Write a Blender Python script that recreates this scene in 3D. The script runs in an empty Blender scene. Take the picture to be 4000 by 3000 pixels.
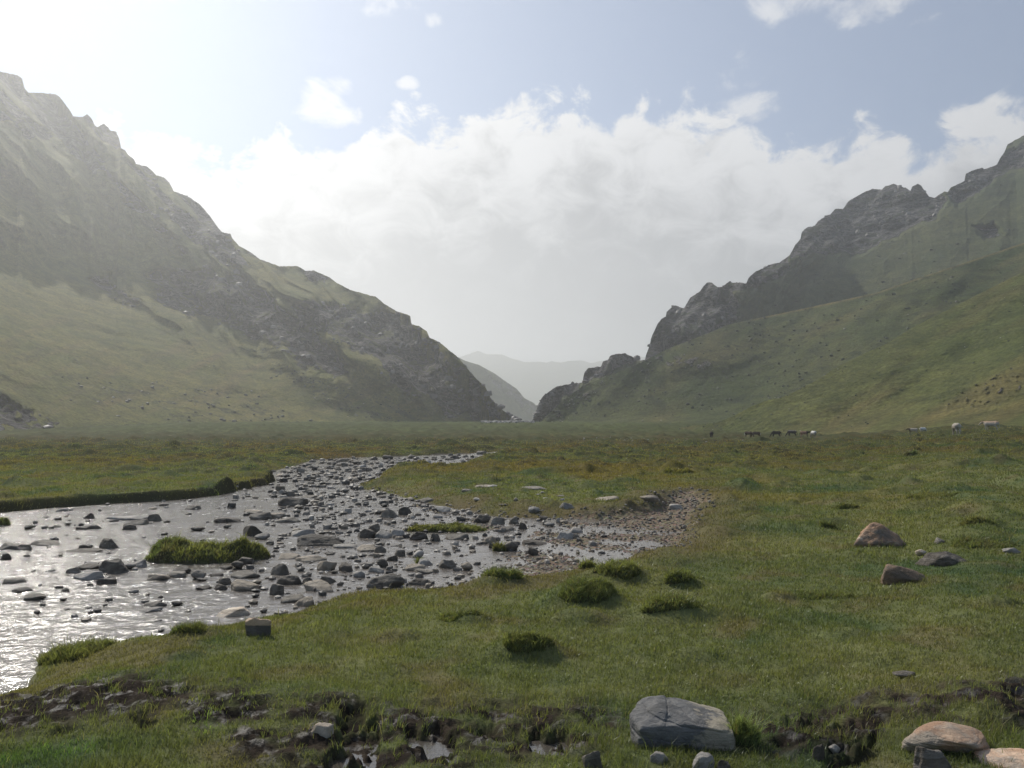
import bpy, bmesh, math, random, time
import numpy as np
from mathutils import Vector, Matrix

T0 = time.time()
rng = np.random.default_rng(7)
random.seed(7)
sc = bpy.context.scene
col = sc.collection

# ------------------------------------------------------------------ camera
F = 3040.0; HZ = 1668.0; H = 2.1
PITCH = math.atan((HZ - 1500.0) / F)
cam_d = bpy.data.cameras.new("camera"); cam = bpy.data.objects.new("camera", cam_d); col.objects.link(cam)
cam.location = (0, 0, H); cam.rotation_euler = (math.pi / 2 + PITCH, 0, 0)
cam_d.sensor_width = 36; cam_d.lens = 36 * F / 4000.0
cam_d.clip_start = 0.05; cam_d.clip_end = 30000
sc.camera = cam

# ------------------------------------------------------------------ light, exposure
SUN_AZ = math.radians(-36); SUN_EL = math.radians(41)
sd = bpy.data.lights.new("sun", 'SUN'); sun = bpy.data.objects.new("sun", sd); col.objects.link(sun)
sd.energy = 5.0; sd.angle = math.radians(0.6); sd.color = (1.0, 0.95, 0.86)
sdir = Vector((math.sin(SUN_AZ) * math.cos(SUN_EL), math.cos(SUN_AZ) * math.cos(SUN_EL), math.sin(SUN_EL)))
sun.rotation_euler = sdir.to_track_quat('Z', 'Y').to_euler()
sc.view_settings.view_transform = 'Standard'; sc.view_settings.look = 'None'
sc.view_settings.exposure = 0.08; sc.view_settings.gamma = 1.0
sc.render.engine = 'CYCLES'
cy = sc.cycles
cy.use_denoising = True; cy.denoiser = 'OPENIMAGEDENOISE'
cy.max_bounces = 6; cy.diffuse_bounces = 2; cy.glossy_bounces = 2; cy.transmission_bounces = 2
cy.volume_bounces = 1; cy.transparent_max_bounces = 4
cy.sample_clamp_indirect = 4.0; cy.caustics_reflective = False; cy.caustics_refractive = False

CP, SP = math.cos(PITCH), math.sin(PITCH)
def ray(px, py):
    """pixel of the 4000x3000 frame -> (a, t): a point at depth D is (a*D, D, H + t*D)"""
    q = (1500.0 - np.asarray(py, float)) / F
    k = CP - q * SP
    return (np.asarray(px, float) - 2000.0) / F / k, (SP + q * CP) / k
def proj(x, y, z):
    zc = np.maximum(y * CP + (z - H) * SP, 1e-3); yc = -y * SP + (z - H) * CP
    return 2000 + F * x / zc, 1500 - F * yc / zc

# ------------------------------------------------------------------ node helper
class NT:
    def __init__(s, tree): s.t = tree; s.n = tree.nodes; s.l = tree.links; s.n.clear()
    def new(s, typ, **kw):
        n = s.n.new(typ)
        for k, v in kw.items(): setattr(n, k, v)
        return n
    def set(s, sock, v):
        if hasattr(v, 'is_linked') or isinstance(v, bpy.types.NodeSocket): s.l.new(v, sock)
        elif isinstance(v, (tuple, list)) and sock.type == 'RGBA' and len(v) == 3: sock.default_value = (*v, 1)
        else: sock.default_value = v
    def m(s, op, a, b=None, c=None, clamp=False):
        n = s.new('ShaderNodeMath', operation=op); n.use_clamp = clamp
        s.set(n.inputs[0], a)
        if b is not None: s.set(n.inputs[1], b)
        if c is not None: s.set(n.inputs[2], c)
        return n.outputs[0]
    def mix(s, f, a, b, mode='MIX'):
        n = s.new('ShaderNodeMix', data_type='RGBA', blend_type=mode); n.clamp_factor = True
        s.set(n.inputs[0], f); s.set(n.inputs[6], a); s.set(n.inputs[7], b)
        return n.outputs[2]
    def rng(s, v, a, b, c=0.0, d=1.0, smooth=True):
        n = s.new('ShaderNodeMapRange', interpolation_type='SMOOTHSTEP' if smooth else 'LINEAR')
        for i, q in enumerate((v, a, b, c, d)): s.set(n.inputs[i], q)
        return n.outputs[0]
    def noise(s, vec, scale, detail=5, rough=.55, dist=0.0, typ='FBM', out=0):
        n = s.new('ShaderNodeTexNoise'); n.noise_type = typ
        if vec is not None: s.l.new(vec, n.inputs['Vector'])
        n.inputs['Scale'].default_value = scale; n.inputs['Detail'].default_value = detail
        n.inputs['Roughness'].default_value = rough; n.inputs['Distortion'].default_value = dist
        return n.outputs[out]
    def pos(s): return s.new('ShaderNodeNewGeometry').outputs['Position']
    def obj(s): return s.new('ShaderNodeTexCoord').outputs['Object']
    def scale(s, v, sx, sy, sz):
        n = s.new('ShaderNodeVectorMath', operation='MULTIPLY'); s.l.new(v, n.inputs[0]); n.inputs[1].default_value = (sx, sy, sz)
        return n.outputs[0]
    def attr(s, name, fac=True):
        n = s.new('ShaderNodeAttribute'); n.attribute_name = name
        return n.outputs['Fac' if fac else 'Color']
    def bump(s, h, strength, dist, normal=None):
        n = s.new('ShaderNodeBump'); n.inputs['Strength'].default_value = strength; n.inputs['Distance'].default_value = dist
        s.l.new(h, n.inputs['Height'])
        if normal is not None: s.l.new(normal, n.inputs['Normal'])
        return n.outputs[0]
    def surf(s, color, rough=.8, normal=None, spec=.3, **kw):
        p = s.new('ShaderNodeBsdfPrincipled'); s.set(p.inputs['Base Color'], color); s.set(p.inputs['Roughness'], rough)
        s.set(p.inputs['Specular IOR Level'], spec)
        for k, v in kw.items(): s.set(p.inputs[k], v)
        if normal is not None: s.l.new(normal, p.inputs['Normal'])
        o = s.new('ShaderNodeOutputMaterial'); s.l.new(p.outputs[0], o.inputs[0]); return p
def material(name):
    m = bpy.data.materials.new(name); m.use_nodes = True; return m, NT(m.node_tree)

# ------------------------------------------------------------------ sky with clouds (world directions only)
w = bpy.data.worlds.new("World"); sc.world = w; w.use_nodes = True
n = NT(w.node_tree)
sky = n.new('ShaderNodeTexSky', sky_type='NISHITA'); sky.sun_disc = False
sky.sun_elevation = SUN_EL; sky.sun_rotation = SUN_AZ
sky.altitude = 3200; sky.air_density = 1.0; sky.dust_density = .8; sky.ozone_density = 1.0
d = n.new('ShaderNodeTexCoord').outputs['Generated']
sep = n.new('ShaderNodeSeparateXYZ'); n.l.new(d, sep.inputs[0])
az = n.m('ARCTAN2', sep.outputs[0], sep.outputs[1])
el = n.m('ARCSINE', sep.outputs[2])
def azel(px, py):
    a, t = ray(px, py); return math.atan(float(a)), math.atan(float(t) / math.sqrt(1 + float(a) ** 2))
tops = [(0, 590), (380, 540), (450, 500), (560, 545), (760, 610), (980, 610), (1080, 500), (1180, 560), (1330, 560), (1480, 520), (1560, 440), (1760, 440),
        (1920, 400), (2080, 460), (2220, 390), (2420, 370), (2620, 430), (2840, 480), (3050, 530), (3200, 560), (3420, 520),
        (3640, 530), (3780, 440), (4000, 400)]
ramp = n.new('ShaderNodeValToRGB'); cr = ramp.color_ramp; cr.interpolation = 'EASE'
AZ0, AZ1 = -0.75, 0.75
while len(cr.elements) < len(tops): cr.elements.new(0.5)
for e, (px, py) in zip(cr.elements, tops):
    A, E = azel(px, py); e.position = (A - AZ0) / (AZ1 - AZ0); v = (E - 0.2) / 0.4; e.color = (v, v, v, 1)
n.l.new(n.m('DIVIDE', n.m('SUBTRACT', az, AZ0), AZ1 - AZ0), ramp.inputs[0])
rsep = n.new('ShaderNodeSeparateColor'); n.l.new(ramp.outputs[0], rsep.inputs[0])
top = n.m('MULTIPLY_ADD', rsep.outputs[0], 0.4, 0.2)
cv = n.new('ShaderNodeCombineXYZ'); n.l.new(az, cv.inputs[0]); n.l.new(n.m('MULTIPLY', el, 1.5), cv.inputs[1])
cvec = cv.outputs[0]
f1 = n.noise(cvec, 13.0, 8, .6, .5); f2 = n.noise(cvec, 34.0, 6, .6, .3); f3 = n.noise(cvec, 4.5, 4, .5)
fb = n.m('ADD', n.m('MULTIPLY', n.m('SUBTRACT', f1, .5), .17), n.m('MULTIPLY', n.m('SUBTRACT', f2, .5), .05))
fb = n.m('ADD', fb, n.m('MULTIPLY', n.m('SUBTRACT', f3, .5), .03))
below = n.m('SUBTRACT', top, el)                          # >0 below the bank's top
bias = n.m('ADD', n.m('MULTIPLY', below, .9), fb)
puffs = [(1250, 400, 130, 95, 1), (1330, 330, 70, 60, .8), (1300, 450, 140, 60, .9), (1590, 325, 60, 26, .8), (1500, 10, 120, 70, .8), (1950, -20, 120, 60, .5),
         (1700, 80, 45, 30, .6), (3120, 0, 220, 90, .9), (3400, 20, 230, 70, .9), (3600, 60, 90, 30, .6), (2920, 270, 120, 100, .62), (2950, 420, 150, 70, .75)]
pm = None
for px, py, rx, ry, wt in puffs:
    A, E = azel(px, py)
    dx = n.m('DIVIDE', n.m('SUBTRACT', az, A), rx / F); dy = n.m('DIVIDE', n.m('SUBTRACT', el, E), ry / F)
    q = n.m('SUBTRACT', 1.0, n.m('ADD', n.m('MULTIPLY', dx, dx), n.m('MULTIPLY', dy, dy)))
    q = n.m('MULTIPLY', n.m('MAXIMUM', q, -1.0), .058 * wt)
    pm = q if pm is None else n.m('MAXIMUM', pm, q)
pf = n.m('ADD', n.m('SUBTRACT', pm, .018), n.m('MULTIPLY', fb, 1.1))
c_bank = n.rng(bias, -.006, .022); c_puff = n.m('MULTIPLY', n.rng(pf, -.006, .05), .75)
cmask = n.m('MAXIMUM', c_bank, c_puff)
detail = n.noise(cvec, 16.0, 7, .6, .6)
shade = n.rng(n.m('ADD', below, n.m('MULTIPLY', n.m('SUBTRACT', detail, .5), -.32)), .0, .20)
CL_HI = (7.7, 7.75, 7.9); CL_LO = (2.85, 2.95, 3.15)
ccol = n.mix(shade, CL_HI, CL_LO)
ccol = n.mix(n.m('MULTIPLY', n.rng(detail, .35, .7), .22), ccol, (4.9, 4.95, 5.15))
# thin veil over the sky
skyc = n.mix(.22, n.mix(1.0, sky.outputs[0], (.86, 1.04, 1.13), 'MULTIPLY'), (5.2, 5.6, 6.2))
outc = n.mix(n.m('MULTIPLY', cmask, n.rng(n.m('ABSOLUTE', az), 1.7, 1.1)), skyc, ccol)
bg = n.new('ShaderNodeBackground'); n.l.new(outc, bg.inputs[0]); bg.inputs[1].default_value = 0.10
wo = n.new('ShaderNodeOutputWorld'); n.l.new(bg.outputs[0], wo.inputs[0])
w.cycles.sampling_method = 'MANUAL'; w.cycles.sample_map_resolution = 512

# ------------------------------------------------------------------ numpy noise
def _h(i, j, k, s):
    h = (i.astype(np.uint32) * np.uint32(374761393)) ^ (j.astype(np.uint32) * np.uint32(668265263)) ^ (k.astype(np.uint32) * np.uint32(2147483647 - 1013)) ^ np.uint32((s * 2654435761) & 0xffffffff)
    h = (h ^ (h >> np.uint32(13))) * np.uint32(1274126177)
    return h ^ (h >> np.uint32(16))
_G = np.random.default_rng(1).normal(size=(256, 3)); _G /= np.linalg.norm(_G, axis=1)[:, None]; _G = _G.astype(np.float32)
def pn(x, y, z=0.0, s=0):
    """Perlin noise, about -1..1"""
    x = np.asarray(x, np.float64); y = np.asarray(y, np.float64); z = np.zeros_like(x) + z
    xi = np.floor(x).astype(np.int64); yi = np.floor(y).astype(np.int64); zi = np.floor(z).astype(np.int64)
    fx = (x - xi).astype(np.float32); fy = (y - yi).astype(np.float32); fz = (z - zi).astype(np.float32)
    u = fx * fx * fx * (fx * (fx * 6 - 15) + 10); v = fy * fy * fy * (fy * (fy * 6 - 15) + 10); ww = fz * fz * fz * (fz * (fz * 6 - 15) + 10)
    r = 0
    flat = not np.any(fz)
    for dx in (0, 1):
        for dy in (0, 1):
            for dz in ((0,) if flat else (0, 1)):
                g = _G[_h(xi + dx, yi + dy, zi + dz, s) & np.uint32(255)]
                dot = g[..., 0] * (fx - dx) + g[..., 1] * (fy - dy) + g[..., 2] * (fz - dz)
                r = r + dot * (u if dx else 1 - u) * (v if dy else 1 - v) * ((ww if dz else 1 - ww))
    return r * 1.5
def fbm(x, y, z=0.0, o=4, s=0, g=.5, ridged=False):
    r = 0; a = 1; f = 1; tot = 0
    for i in range(o):
        q = pn(np.asarray(x) * f, np.asarray(y) * f, np.asarray(z) * f, s + i)
        if ridged: q = 1 - 2 * np.abs(q)
        r = r + q * a; tot += a; a *= g; f *= 2.03
    return r / tot
def ss(a, b, x):
    t = np.clip((x - a) / (b - a), 0, 1); return t * t * (3 - 2 * t)
def sdpoly(x, y, poly):
    """signed distance to a polygon, > 0 inside"""
    P = np.asarray(poly, float); x = np.asarray(x, float); y = np.asarray(y, float)
    d2 = np.full(x.shape, 1e18); ins = np.zeros(x.shape, bool)
    for i in range(len(P)):
        x0, y0 = P[i]; x1, y1 = P[(i + 1) % len(P)]
        ex, ey = x1 - x0, y1 - y0; L = ex * ex + ey * ey + 1e-12
        t = np.clip(((x - x0) * ex + (y - y0) * ey) / L, 0, 1)
        d2 = np.minimum(d2, (x - x0 - t * ex) ** 2 + (y - y0 - t * ey) ** 2)
        if y0 != y1:
            c = ((y0 > y) != (y1 > y)) & (x < (x1 - x0) * (y - y0) / (y1 - y0) + x0); ins ^= c
    d = np.sqrt(d2); return np.where(ins, d, -d)
def pmask(px, py, poly, f0, f1, jit=0.0, jx=60.0, s=3):
    d = sdpoly(px, py, poly)
    if jit: d = d + jit * fbm(px / jx, py / jx, 0.0, 4, s)
    return ss(f0, f1, d)

def link_mesh(name, V, faces, mats, smooth=True, attrs=None, parent=None, loc=None):
    """faces: (M,3|4) int array, or list of such arrays"""
    me = bpy.data.meshes.new(name)
    if not isinstance(faces, list): faces = [faces]
    faces = [np.asarray(f, np.int32) for f in faces if len(f)]
    V = np.asarray(V, np.float32)
    me.vertices.add(len(V)); me.vertices.foreach_set('co', V.ravel())
    nl = sum(f.size for f in faces); nf = sum(len(f) for f in faces)
    me.loops.add(nl); me.loops.foreach_set('vertex_index', np.concatenate([f.ravel() for f in faces]))
    me.polygons.add(nf)
    tot = np.concatenate([np.full(len(f), f.shape[1], np.int32) for f in faces])
    st = np.concatenate([[0], np.cumsum(tot)[:-1]]).astype(np.int32)
    me.polygons.foreach_set('loop_start', st); me.polygons.foreach_set('loop_total', tot)
    me.update(calc_edges=True); me.validate(clean_customdata=False)
    me.polygons.foreach_set('use_smooth', np.full(len(me.polygons), smooth))
    for k, a in (attrs or {}).items():
        a = np.asarray(a, np.float32)
        if a.ndim == 1:
            at = me.attributes.new(k, 'FLOAT', 'POINT'); at.data.foreach_set('value', a)
        else:
            at = me.attributes.new(k, 'FLOAT_COLOR', 'POINT')
            c = np.ones((len(a), 4), np.float32); c[:, :3] = a; at.data.foreach_set('color', c.ravel())
    for m_ in (mats if isinstance(mats, (list, tuple)) else [mats]): me.materials.append(m_)
    ob = bpy.data.objects.new(name, me); col.objects.link(ob)
    if parent is not None: ob.parent = parent
    if loc is not None: ob.location = loc
    return ob
def grid_faces(nr, nc):
    i = np.arange(nr - 1)[:, None] * nc + np.arange(nc - 1)[None, :]
    i = i.ravel(); return np.stack([i, i + 1, i + nc + 1, i + nc], 1)
def tag(o, label=None, cat=None, group=None, kind=None):
    if label: o['label'] = label
    if cat: o['category'] = cat
    if group: o['group'] = group
    if kind: o['kind'] = kind
    return o

# ------------------------------------------------------------------ river outline and ground function
ZW = -0.30
far_bank = [(-900, 2060), (-400, 2030), (0, 2003), (190, 1987), (335, 1976), (497, 1964), (642, 1958), (769, 1946), (859, 1935), (941, 1915), (1040, 1896),
            (1076, 1885), (1068, 1867), (1049, 1845), (1094, 1833), (1153, 1820), (1216, 1799), (1352, 1788), (1533, 1784), (1759, 1775), (1900, 1768), (1960, 1763)]
right_side = [(1950, 1772), (1895, 1784), (1849, 1792), (1809, 1814), (1736, 1824), (1578, 1818), (1501, 1836), (1483, 1867), (1402, 1890), (1397, 1903),
              (1501, 1917), (1605, 1944), (1727, 1971), (1849, 1994), (1913, 2007), (1981, 2016), (2071, 2018), (2193, 2018), (2297, 2040),
              (2379, 2062), (2469, 2092), (2480, 2120), (2430, 2155), (2297, 2182), (2220, 2222), (2053, 2252)]
near_bank = [(1900, 2268), (1687, 2282), (1569, 2296), (1442, 2300), (1311, 2309), (1194, 2350), (1158, 2372), (1060, 2385), (958, 2402), (859, 2424), (497, 2473),
             (335, 2492), (181, 2519), (154, 2559), (149, 2587), (110, 2640), (0, 2672), (-400, 2790), (-900, 2960)]
def to_plane(pts, z):
    out = []
    for px, py in pts:
        a, t = ray(px, py); D = (z - H) / t; out.append((float(a * D), float(D)))
    return out
RIVER = to_plane(far_bank, ZW) + to_plane(right_side, ZW + .05) + to_plane(near_bank, ZW + .10)
FARB = to_plane(far_bank, ZW)
GRAVEL = to_plane([(1560, 2296), (1660, 2240), (1850, 2200), (1990, 2130), (2080, 2060), (2150, 2022), (2300, 2015), (2480, 2022), (2560, 1990), (2620, 1950), (2700, 1940),
                   (2760, 1985), (2700, 2040), (2670, 2130), (2590, 2190), (2420, 2215), (2280, 2225), (2100, 2268), (1900, 2272), (1700, 2300)], -0.25)
BARE_L = to_plane([(1600, 1960), (1750, 1985), (1900, 2020), (2000, 2060), (1900, 2075), (1700, 2010)], -.25)
MUD = [[(-300, 2700), (60, 2640), (330, 2640), (560, 2660), (720, 2700), (700, 2790), (560, 2840), (350, 2850), (100, 2880), (-300, 2900)],
       [(620, 2740), (900, 2690), (1100, 2740), (1500, 2760), (1900, 2740), (2300, 2760), (2460, 2790), (2440, 2880), (2300, 2960), (1900, 3020), (1200, 3060), (900, 2960), (700, 2850)],
       [(2860, 2800), (3100, 2770), (3400, 2730), (3800, 2740), (4200, 2640), (4400, 2900), (3900, 2920), (3500, 2860), (3400, 2960), (3000, 2990), (2880, 2900)]]
PUD = [[(1330, 2800), (1420, 2790), (1500, 2860), (1480, 2990), (1650, 3060), (1250, 3060), (1300, 2920)],
       [(1560, 2840), (1720, 2830), (1800, 2900), (1760, 3000), (1620, 3000)], [(1840, 2840), (1930, 2830), (1960, 2880), (1900, 2900)],
       [(2040, 2850), (2230, 2860), (2220, 2950), (2080, 2960)],
       [(3020, 2815), (3240, 2815), (3400, 2860), (3300, 2880), (3060, 2850)], [(3260, 2920), (3420, 2900), (3440, 2990), (3200, 3030)],
       [(180, 2870), (300, 2850), (320, 2880), (200, 2900)], [(480, 2820), (620, 2850), (560, 2880)]]
HUM = []   # (x, y, rx, ry, h): single turf hummocks that belong to the ground
def hits0(px, py, z=0.0):
    a, t = ray(px, py); D = (z - H) / t; return float(a * D), float(D)
for px, py, wpx, hpx in [(3650, 1958, 150, 22), (3330, 1975, 120, 20), (3230, 2050, 80, 20), (2650, 1838, 110, 24), (2740, 1842, 60, 18), (3080, 1900, 70, 14), (3560, 1915, 90, 15),
                         (3300, 1885, 200, 16), (3850, 2100, 110, 26), (3940, 1930, 80, 14), (2450, 1815, 60, 12), (2170, 1843, 60, 12), (2850, 1950, 60, 10), (2940, 2010, 90, 12),
                         (660, 1760, 60, 14), (560, 1800, 60, 10), (740, 1795, 80, 10), (90, 1960, 130, 30), (20, 1945, 90, 26), (2260, 2420, 200, 30), (1560, 2480, 160, 22),
                         (3050, 2330, 120, 24), (3300, 2480, 160, 24), (2720, 2560, 170, 30), (1850, 2420, 120, 24), (700, 2560, 160, 24), (3900, 2400, 140, 26), (3700, 2060, 120, 16)]:
    x, y = hits0(px, py); HUM.append((x, y, .5 * wpx / F * y, .5 * wpx / F * y * .8, hpx / F * y))
for x0, x1, y0, y1 in [(2320, 2506, 2204, 2272), (2594, 2716, 2236, 2294), (2170, 2388, 2284, 2372), (2500, 2740, 2330, 2412), (1956, 2150, 2474, 2578), (680, 808, 2436, 2484), (1874, 2050, 2215, 2276), (3754, 3884, 2006, 2052)]:
    x, y = hits0((x0 + x1) / 2, y1 - 8); HUM.append((x, y + .12, .75 * (x1 - x0) / F * y, .55 * (x1 - x0) / F * y, .55 * (y1 - y0) / F * y))
def ground(x, y, full=False):
    x = np.asarray(x, float); y = np.asarray(y, float)
    a = x / np.maximum(y, 1.0)
    z = 4.2 * ss(150, 350, y) + .006 * np.maximum(y - 350, 0)
    z = z + np.minimum(y, 300) * .0165 * ss(.38, .62, a)
    z = z + .10 * fbm(x / 7, y / 7, 0, 3, 11) * ss(3, 12, y)
    px, py = proj(x, y, 0 * x - .02)
    near = y < 130
    riv = np.full(x.shape, -50.0); farb = np.full(x.shape, 50.0); gr = np.full(x.shape, -50.0)
    if near.any():
        xr, yr = x[near], y[near]
        wob = .16 * fbm(xr / .9, yr / .9, 0, 3, 5) * np.clip(yr / 14, .5, 1.6)
        riv[near] = sdpoly(xr, yr, RIVER) + wob
        gr[near] = np.maximum(sdpoly(xr, yr, GRAVEL), sdpoly(xr, yr, BARE_L)) + wob * 2.5
        fb_ = FARB; d2 = np.full(xr.shape, 1e9)
        for i in range(12):
            x0, y0 = fb_[i]; x1, y1 = fb_[i + 1]; ex, ey = x1 - x0, y1 - y0
            t = np.clip(((xr - x0) * ex + (yr - y0) * ey) / (ex * ex + ey * ey), 0, 1)
            d2 = np.minimum(d2, (xr - x0 - t * ex) ** 2 + (yr - y0 - t * ey) ** 2)
        farb[near] = np.sqrt(d2)
    # hummocky turf
    hm = np.clip(pn(x / .75, y / .95, 0, 21) - .22, 0, 1) * (.24 + .25 * ss(12, 60, y)) * (1 - ss(0, 1, -pn(x / 9, y / 14, 0, 29) * 2))
    hm = hm + np.clip(pn(x / 1.8, y / 2.3, 0, 23) - .2, 0, 1) * (.20 + .36 * ss(7, 25, y)) * ss(4.5, 7, y)
    hm = hm + np.clip(pn(x / 2.6, y / 4.2, 0, 25) - .12, 0, 1) * .85 * ss(35, 75, y)
    z = z + hm * (1 - ss(250, 500, y) * .9)
    z = z + .022 * fbm(x / .22, y / .22, 0, 3, 31) * (1 - ss(40, 80, y))
    for hx, hy, rx, ry, hh in HUM:
        q = ((x - hx) / rx) ** 2 + ((y - hy) / ry) ** 2
        z = z + hh * .9 * np.exp(-q * q * .7) * (1 + .3 * pn(x / rx * 1.3, y / ry * 1.3, 0, 7))
    # banks
    steep = ss(.35, 1.2, 3.0 - farb)
    bank = np.where(steep > .5, ss(-.30 - .25 * pn(x / 1.3, y / 1.3, 0, 9), .05, riv), ss(-1.6, .78, riv))
    zw_ = np.where(steep > .5, ZW - .18, ZW - .10)
    z = z * (1 - bank) + (zw_ + .02 * fbm(x, y, 0, 2, 8)) * bank
    z = np.where(riv > .1, z - .1 * ss(.1, .7, riv), z)
    gm = ss(-.35, .3, gr)
    zg = ZW - .004 + .055 * fbm(x / 1.1, y / 1.6, 0, 3, 41) + .02 * pn(x / .12, y / .12, 0, 43) * ss(60, 20, y) + .05 * ss(0, 3, -riv) + .26 * ss(22, 30, y)
    z = z * (1 - gm) + zg * gm
    mud = np.zeros_like(x); pud = np.zeros_like(x)
    nr_ = (y < 9) & (y > 1.5)
    if nr_.any():
        X, Y = px[nr_], py[nr_]
        mm = np.zeros(X.shape)
        xr, yr = x[nr_], y[nr_]
        for P, k_ in zip(MUD, (.60, .06, .12)):
            mm = np.maximum(mm, pmask(X, Y, P, -60, 60, 70, 130, 51) * ss(-.35, .20, fbm(xr / .30, yr / .20, 0, 4, 55) + k_))
        pp = np.zeros(X.shape)
        for P in PUD: pp = np.maximum(pp, pmask(X, Y, P, -10, 25, 30, 45, 57))
        pp = pp * ss(-.35, .0, fbm(xr / .18, yr / .13, 0, 3, 58) + .05)
        mud[nr_] = np.maximum(mm, pp); pud[nr_] = pp
        rough = .045 * fbm(xr / .16, yr / .13, 0, 4, 61, .55, True) + .055 * pn(xr / .24, yr / .17, 0, 63) + .012 * np.abs(pn(xr / .06, yr / .06, 0, 65))
        z[nr_] = z[nr_] + mm * (rough - .025) + (-.072 - .3 * (z[nr_] + .02)) * pp
    if full: return z, dict(gr=gr, riv=riv, grav=gm, mud=mud, pud=pud, bank=bank, steep=steep, px=px, py=py, hum=hm)
    return z
def hit(px, py, zoff=0.0):
    a, t = ray(px, py); D = (zoff - H) / t if t < -1e-3 else 300.0
    D = min(max(float(D), 1.0), 400.0)
    for _ in range(30):
        z = float(ground(np.array([a * D]), np.array([D]))[0]) + zoff
        if t >= 0: break
        D2 = (z - H) / t; D = D * .6 + .4 * min(max(float(D2), 1), 400)
    return float(a * D), float(D), float(ground(np.array([a * D]), np.array([D]))[0])

# ground mesh: sheet reaching past the hills
tt = np.concatenate([np.linspace(.8, 3.4, 24, endpoint=False), np.exp(np.arange(math.log(3.4), math.log(420), .0046)), np.exp(np.arange(math.log(422), math.log(5200), .04))])
aa = np.concatenate([np.linspace(-2.4, -.80, 60, endpoint=False), np.linspace(-.80, -.70, 50, endpoint=False), np.linspace(-.70, .70, 880, endpoint=False), np.linspace(.70, .80, 50, endpoint=False), np.linspace(.80, 2.4, 61)])
D_, A_ = np.meshgrid(tt, aa, indexing='ij')
gx = (A_ * D_).ravel(); gy = D_.ravel()
gz, gm = ground(gx, gy, True)
gpx, gpy = gm['px'], gm['py']

def turf_colour(x, y, m):
    """albedo of the turf: greens, dry yellow and rusty patches of the plants themselves"""
    px, py = m['px'], m['py']
    g1 = np.array([.116, .138, .058]); g2 = np.array([.190, .192, .082]); g3 = np.array([.072, .110, .055])
    yel = np.array([.240, .175, .045]); rust = np.array([.185, .115, .050]); dry = np.array([.17, .135, .075])
    n1 = fbm(x / 2.3, y / 3.1, 0, 4, 71); n2 = fbm(x / .5, y / .6, 0, 3, 73); n3 = fbm(x / 11, y / 17, 0, 3, 75)
    a = ss(-.5, .6, n1 + .5 * n2)[:, None]
    c = g1 * (1 - a) + g2 * a
    b = ss(.05, .6, -n1 + .6 * fbm(x / 1.1, y / 1.1, 0, 3, 77))[:, None]; c = c * (1 - b) + g3 * b
    yz = ss(-.1, .45, n3 + .5 * n1) * ss(12, 26, y) * (1 - ss(230, 330, y)) * (.9 - .35 * ss(0, .3, x / np.maximum(y, 1)))
    c = c * (1 - yz[:, None] * .92) + yel * .8 * yz[:, None] * .92
    rz = ss(-.15, .4, fbm(x / 6, y / 10, 0, 3, 79) + .25 * n2) * ss(22, 60, y) * (1 - ss(200, 300, y)) * .75
    c = c * (1 - rz[:, None]) + rust * rz[:, None]
    dz = ss(.03, .42, fbm(x / .9, y / .9, 0, 4, 81) + .3 * ss(-2.5, -.2, m['riv']) * (m['steep'] < .5)) * .6
    c = c * (1 - dz[:, None]) + dry * dz[:, None]
    fz = ss(150, 230, y)[:, None] * .72; c = c * (1 - fz) + np.array([.125, .165, .050]) * fz
    c = c * (1 + .38 * ss(100, 160, y) * np.clip(fbm(x / 18, y / 50, 0, 4, 83) * 1.6, -1, 1))[:, None]
    if 'gr' in m:
        bz = (ss(-2.2, -.1, m['gr'] + .5 * n2) * .65)[:, None]; c = c * (1 - bz) + np.array([.15, .115, .065]) * bz
    return c
tc = turf_colour(gx, gy, gm)
tcn = tc * (.80 - .25 * ss(20, 60, gy))[:, None]
hum_dark = ss(.05, .45, fbm(gx / 2.2, gy / 3.5, 0, 3, 87) + .8 * (gm['hum'] > .03)) * ss(25, 60, gy) * (1 - ss(260, 360, gy)) * .6  # darker tone on hummocks and in noise patches of the plain
tcn = tcn * (1 - hum_dark[:, None]) + np.array([.040, .044, .018]) * hum_dark[:, None]
soil = np.array([.085, .068, .052])
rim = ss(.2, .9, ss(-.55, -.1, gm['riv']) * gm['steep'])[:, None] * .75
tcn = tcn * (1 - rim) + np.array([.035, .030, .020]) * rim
bedm = ss(-.1, .2, gm['riv'])[:, None]; tcn = tcn * (1 - bedm) + np.array([.13, .115, .10]) * bedm
m_ground, n = material('ground_turf')
mud_a = n.attr('mud'); gr_a = n.attr('gravel'); P = n.pos()
fine = n.noise(P, 55, 4, .7); fine2 = n.noise(P, 9, 4, .6); nz = n.noise(P, 1.6, 5, .6)
turf = n.mix(1.0, n.attr('turf', False), n.mix(fine, (.62, .62, .62), (1.35, 1.35, 1.35)), 'MULTIPLY')
turf = n.mix(1.0, turf, n.mix(nz, (.72, .72, .72), (1.28, 1.28, 1.28)), 'MULTIPLY')
vor = n.new('ShaderNodeTexVoronoi'); n.l.new(P, vor.inputs['Vector']); vor.inputs['Scale'].default_value = 14
hs = n.new('ShaderNodeHueSaturation'); hs.inputs['Saturation'].default_value = .22; n.l.new(vor.outputs['Color'], hs.inputs['Color'])
pebble = n.mix(1.0, hs.outputs[0], (.24, .195, .145), 'MULTIPLY')
mudc = n.mix(n.rng(n.noise(P, 2.2, 4, .6), .35, .65), (.014, .012, .010), (.040, .031, .024)); mudc = n.mix(n.m('MULTIPLY', n.rng(fine2, .5, .7), .35), mudc, (.07, .055, .040))
c = n.mix(gr_a, turf, pebble); c = n.mix(mud_a, c, mudc)
hgt = n.m('ADD', n.m('MULTIPLY', fine, .6), n.m('MULTIPLY', n.m('MULTIPLY', vor.outputs['Distance'], gr_a), 2.0))
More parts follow.
